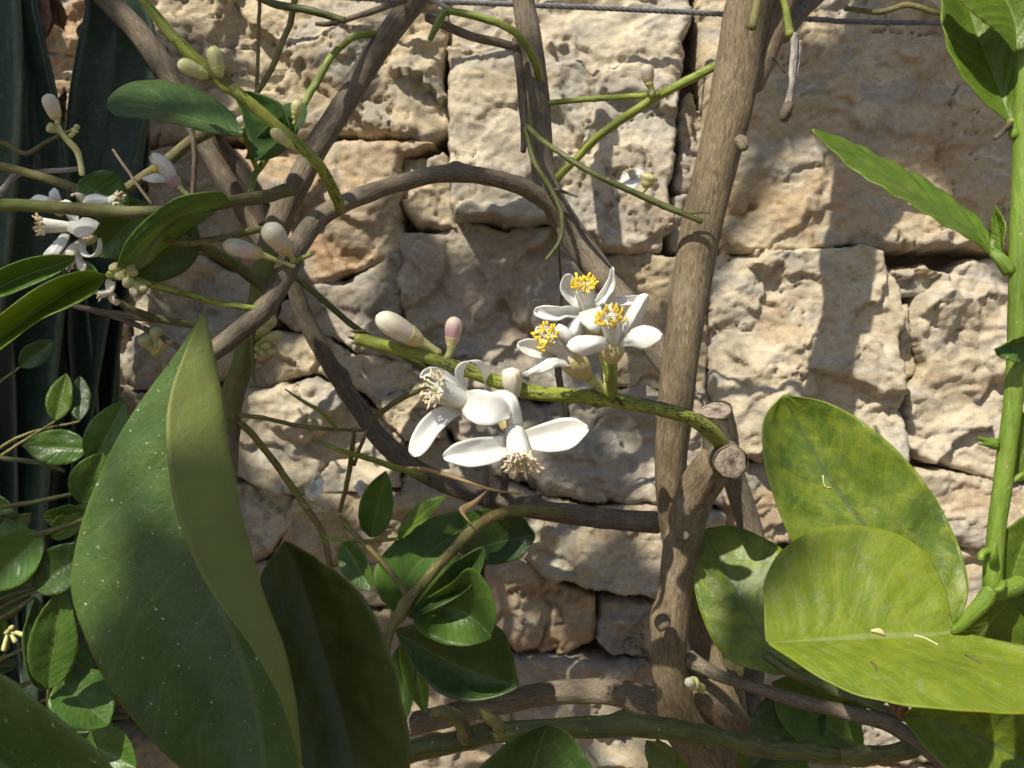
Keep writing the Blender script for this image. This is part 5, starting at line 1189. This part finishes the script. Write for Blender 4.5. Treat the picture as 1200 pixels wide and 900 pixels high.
blade([(-10, -8, 400, .46), (-16, 14, 470, .46), (-6, 30, 560, .46), (6, 44, 650, .462), (16, 60, 760, .465), (20, 70, 900, .468), (0, 60, 1300, .47)], G_STRAP_PALE)
blade([(112, 116, 270, .486), (104, 134, 360, .486), (108, 138, 460, .487), (110, 136, 600, .488), (90, 130, 900, .49), (70, 110, 1300, .49)], G_STRAP_PALE)
blade([(-30, -28, 260, .44), (-40, 8, 380, .44), (-30, 18, 520, .445), (-20, 20, 700, .45), (-10, 30, 900, .455), (-20, 20, 1300, .46)], G_STRAP_PALE)
blade([(52, 56, 380, .49), (30, 80, 440, .49), (20, 92, 540, .49), (18, 90, 700, .492), (20, 80, 900, .494), (20, 70, 1300, .495)], G_STRAP)
blade([(40, 44, 600, .455), (30, 62, 680, .455), (34, 70, 800, .46), (40, 80, 960, .462), (30, 70, 1300, .465)], G_STRAP_PALE)
blade([(150, 155, 640, .47), (90, 130, 720, .47), (70, 118, 820, .47), (60, 100, 950, .47), (40, 90, 1300, .47)], G_STRAP_PALE)
for k in range(12):
    x0, y0 = rng.uniform(48, 110), rng.uniform(20, 230)
    leaf(ag, (x0, y0, rng.uniform(.478, .498)), (x0 + rng.uniform(-40, 40), y0 - rng.uniform(50, 120), rng.uniform(.475, .495)), rng.uniform(12, 26), DRY_BROWN, DRY_BROWN, name='dry_blade', wob=0.004, roll=rng.uniform(-1, 1), fold=0.6)

# ------------------------------------------------------------------ dry grass and fallen bits
dg = empty('dry_grass_stalk', P(540, 570, .40))
tag(dg, 'thin dry straw stalk caught on the brown branch below the blossom', 'straw')
sheet('stalk', [[(472, 547, .445), (500, 548, .44), (540, 560, .435), (575, 572, .432), (610, 578, .43)], [(474, 549, .445), (500, 553, .44), (540, 564, .435), (575, 575, .432), (610, 580, .43)]], DRY, DRY, dg, nu=20, nv=3, thick=0.0003)
sheet('blade', [[(572, 574, .432), (555, 586, .428), (540, 593, .425), (539, 600, .424), (552, 614, .422)], [(570, 577, .432), (558, 592, .428), (547, 599, .425), (545, 602, .424), (552, 614, .422)]], DRY, DRY, dg, nu=20, nv=3, thick=0.0003)

def on_sheet(key, px, py):
    V, N = SHEETS[key]; q = to_px(V); d = ((q - np.array([px, py])) ** 2).sum(2)
    i = np.unravel_index(np.argmin(d), d.shape); n = N[i]
    if n @ (np.array([0, 0, CAM_Z]) - V[i]) < 0: n = -n
    return V[i], n
def litter(name, key, pts, r, mat, label, cat, flat=1.0):
    P3 = [on_sheet(key, *p) for p in pts]; q = [(*(v + n * r * 0.7), r * f) for (v, n), f in zip(P3, [0.4] + [1] * (len(P3) - 2) + [0.3])]
    o = tube(name, q, mat, None, metres=True, lump=0.15)
    tag(o, label, cat)
litter('fallen_stamen', 'lime', [(1072, 746), (1085, 748), (1098, 756)], 0.00013, DRY_FIL, 'pale curved stamen thread lying on the lime leaf by its stalk', 'stamen')
litter('bud_scale', 'lime', [(1021, 741), (1029, 741), (1037, 743)], 0.0008, CALYX, 'small tan bud scale lying on the lime leaf', 'bud scale')
litter('dark_crumb', 'lime', [(1130, 768), (1140, 772), (1147, 777)], 0.00022, BARK_DARK, 'thin dark crumb lying on the lower half of the lime leaf', 'debris')
litter('dark_crumb', 'lime', [(1018, 776), (1023, 780), (1026, 785)], 0.00025, BARK_DARK, 'tiny dark speck lying near the lime leaf edge', 'debris')
litter('fallen_stamen', 'mottle', [(963, 558), (967, 568), (973, 575)], 0.00016, DRY_FIL, 'curved cream stamen fallen on the mottled leaf behind the lime one', 'stamen')

# ------------------------------------------------------------------ unseen crown limbs and leaves, added overhead to throw the dappled shade
limb = [np.array(p) for p in ((0.10, 0.40, 0.60), (0.11, 0.38, 0.80), (0.06, 0.24, 1.05), (-0.10, 0.02, 1.22), (-0.34, -0.18, 1.30), (-0.58, -0.36, 1.32))]
tube('branch', [(*p, r) for p, r in zip(limb, (0.011, 0.011, 0.010, 0.008, 0.006, 0.004))], BARK_GREY, tree, metres=True)  # added limb out of view, carries the shading leaves
limb2 = [np.array(p) for p in ((-0.10, 0.02, 1.22), (-0.14, -0.16, 1.25), (-0.10, -0.32, 1.26), (0.0, -0.42, 1.24))]
tube('branch', [(*p, r) for p, r in zip(limb2, (0.006, 0.005, 0.004, 0.003))], BARK_GREY, tree, metres=True)
LP = np.vstack([spline(limb[2:], 60), spline(limb2, 40)])
rr_ = np.random.default_rng(77)
# spots kept sunlit
OPEN = [P(*q) for q in [(500, 510, .32), (545, 465, .32), (600, 500, .32), (650, 510, .31), (540, 530, .31), (640, 410, .32), (690, 360, .33), (740, 390, .32), (670, 430, .32), (470, 385, .32), (760, 400, .31), (560, 440, .33), (700, 465, .335), (800, 490, .345),
        (180, 480, .24), (150, 560, .24), (230, 520, .23), (130, 620, .24), (215, 430, .24), (200, 250, .34), (170, 280, .34), (240, 235, .34), (200, 115, .375), (240, 130, .375), (150, 110, .38), (80, 245, .33), (60, 340, .32), (20, 370, .31), (100, 330, .32), (280, 290, .355), (320, 280, .355), (95, 265, .35),
        (840, 120, .38), (830, 200, .38), (815, 300, .38), (800, 400, .38), (800, 640, .37), (845, 530, .36), (790, 560, .39), (635, 200, .42), (470, 215, .39), (420, 100, .42), (700, 320, .42), (370, 180, .42), (250, 90, .34), (330, 150, .35), (190, 70, .44),
        (950, 500, .30), (960, 560, .30), (1040, 560, .29), (1080, 640, .285), (1000, 600, .29), (950, 680, .27), (1020, 650, .275), (1080, 680, .27), (960, 770, .25), (1060, 780, .25), (1150, 800, .24), (1000, 720, .27), (845, 640, .39), (1050, 200, .27), (1120, 250, .265), (1150, 60, .265), (1188, 300, .25), (1185, 500, .25),
        (440, 590, .43), (490, 600, .43), (490, 650, .41), (560, 690, .40), (300, 60, .52), (450, 80, .52), (600, 100, .52), (750, 150, .52), (650, 50, .52), (700, 230, .52), (900, 400, .52), (950, 440, .52), (1000, 350, .52), (1120, 400, .52), (870, 340, .52), (420, 480, .52), (320, 520, .52), (1020, 60, .52), (360, 450, .52), (430, 240, .52), (960, 250, .52), (60, 520, .35), (100, 790, .36), (900, 230, .52), (1050, 262, .52), (950, 45, .52), (1030, 420, .52), (1000, 480, .52), (1120, 470, .52), (612, 545, .31), (515, 460, .315), (1100, 280, .52), (440, 62, .42), (402, 120, .42), (385, 148, .42), (150, 28, .44), (215, 120, .44), (635, 60, .42)]]
OPN = np.array(OPEN[:57]); SV = np.array(SUN)
def shade(px, py, d, width=0.05, length=0.10, top=None):  # adds an unseen leaf between the sun and a spot to darken
    t = P(px, py, d); z = top or rr_.uniform(1.12, 1.28)
    c = t + np.array(SUN) * (z - t[2]) / SUN.z
    w_ = np.array(OPEN) - c; w_ = w_ - np.outer(w_ @ np.array(SUN), np.array(SUN)); gap = np.linalg.norm(w_, axis=1).min()
    if gap < 0.018: return
    k_ = min(1.0, (gap - 0.006) / 0.036); width, length = width * k_, length * k_
    near = None
    for cand in LP[np.argsort(((LP - c) ** 2).sum(1))[::4]]:      # its stalk must not cross the sunlit blossom and leaves either
        sp_ = cand + (c - cand) * np.linspace(0, 1, 16)[:, None]
        w_ = OPN[None] - sp_[:, None]; w_ = w_ - (w_ @ SV)[..., None] * SV
        g_ = np.linalg.norm(w_, axis=2).min(0)
        if g_[:14].min() > 0.007 and g_[14:].min() > 0.003: near = cand; break
    if near is None: return
    n = np.array(SUN) + rr_.normal(0, 0.22, 3); n /= np.linalg.norm(n)
    a = np.cross(n, rr_.normal(0, 1, 3)); a /= np.linalg.norm(a); sd = np.cross(n, a)
    if (near - c) @ a > 0: a, sd = -a, -sd
    us = np.linspace(0, 1, 9); pr = np.sin(np.pi * us ** 0.9) ** 0.75; pr[0] = pr[-1] = 0.02
    b = c - a * length / 2
    rails = [[b + a * length * u + sd * k * width / 2 * p + n * (0.25 * abs(k) * width / 2 * p + 0.10 * length * u * (1 - u)) for u, p in zip(us, pr)] for k in (-1, 0, 1)]
    sheet('leaf', rails, G_MID, U_PALE, tree, 16, 7, metres=True, auto=False, wob=0.002)
    m = (near + b) / 2 + np.array([0, 0, 0.008])
    tube('twig', [(*near, 0.0016), (*m, 0.0014), (*b, 0.0010)], TWIG, tree, metres=True, step=0.01, seg=8)
for px, py, d in [(150, 800, .215), (240, 850, .215), (170, 700, .225), (60, 880, .20), (110, 880, .20), (280, 780, .225), (330, 880, .24), (400, 740, .258), (430, 850, .25), (370, 690, .258), (360, 800, .255), (310, 690, .23),
                  (560, 760, .43), (500, 800, .42), (540, 700, .42), (470, 690, .41), (650, 800, .45), (520, 870, .34), (620, 880, .32), (700, 860, .345), (790, 760, .39), (640, 740, .51), (730, 740, .51), (590, 650, .47), (820, 840, .40), (760, 860, .35), (700, 615, .46), (610, 880, .5),
                  (500, 350, .52), (580, 330, .52), (620, 420, .52), (660, 360, .52), (430, 330, .50), (540, 430, .52), (600, 540, .52), (680, 530, .52), (520, 540, .5), (740, 520, .52),
                  (920, 130, .52), (1000, 170, .52), (1080, 160, .52), (1120, 110, .52), (900, 70, .52), (1150, 190, .52), (1100, 500, .52), (1000, 570, .52),
                  (30, 60, .42), (40, 180, .43), (120, 80, .46), (130, 180, .46), (60, 300, .44), (40, 420, .45), (100, 460, .47), (60, 560, .45), (90, 620, .35), (40, 700, .36), (80, 760, .35), (110, 860, .37), (10, 780, .4), (60, 500, .48), (110, 330, .47), (30, 600, .36), (100, 30, .48), (0, 500, .45),
                  (870, 720, .375), (900, 760, .372), (850, 800, .40), (940, 850, .38), (1000, 850, .37), (1150, 880, .33), (890, 860, .39), (470, 620, .5), (400, 720, .5), (300, 760, .5), (450, 885, .335), (570, 862, .34), (650, 853, .343), (860, 868, .35), (950, 882, .352), (740, 850, .345), (700, 900, .5), (560, 890, .5), (640, 660, .52), (730, 680, .52), (650, 730, .52), (560, 600, .5), (700, 560, .52), (720, 480, .52), (600, 830, .48), (700, 790, .46), (860, 640, .44), (440, 640, .5), (360, 640, .52), (480, 760, .43)]:
    shade(px, py, d)
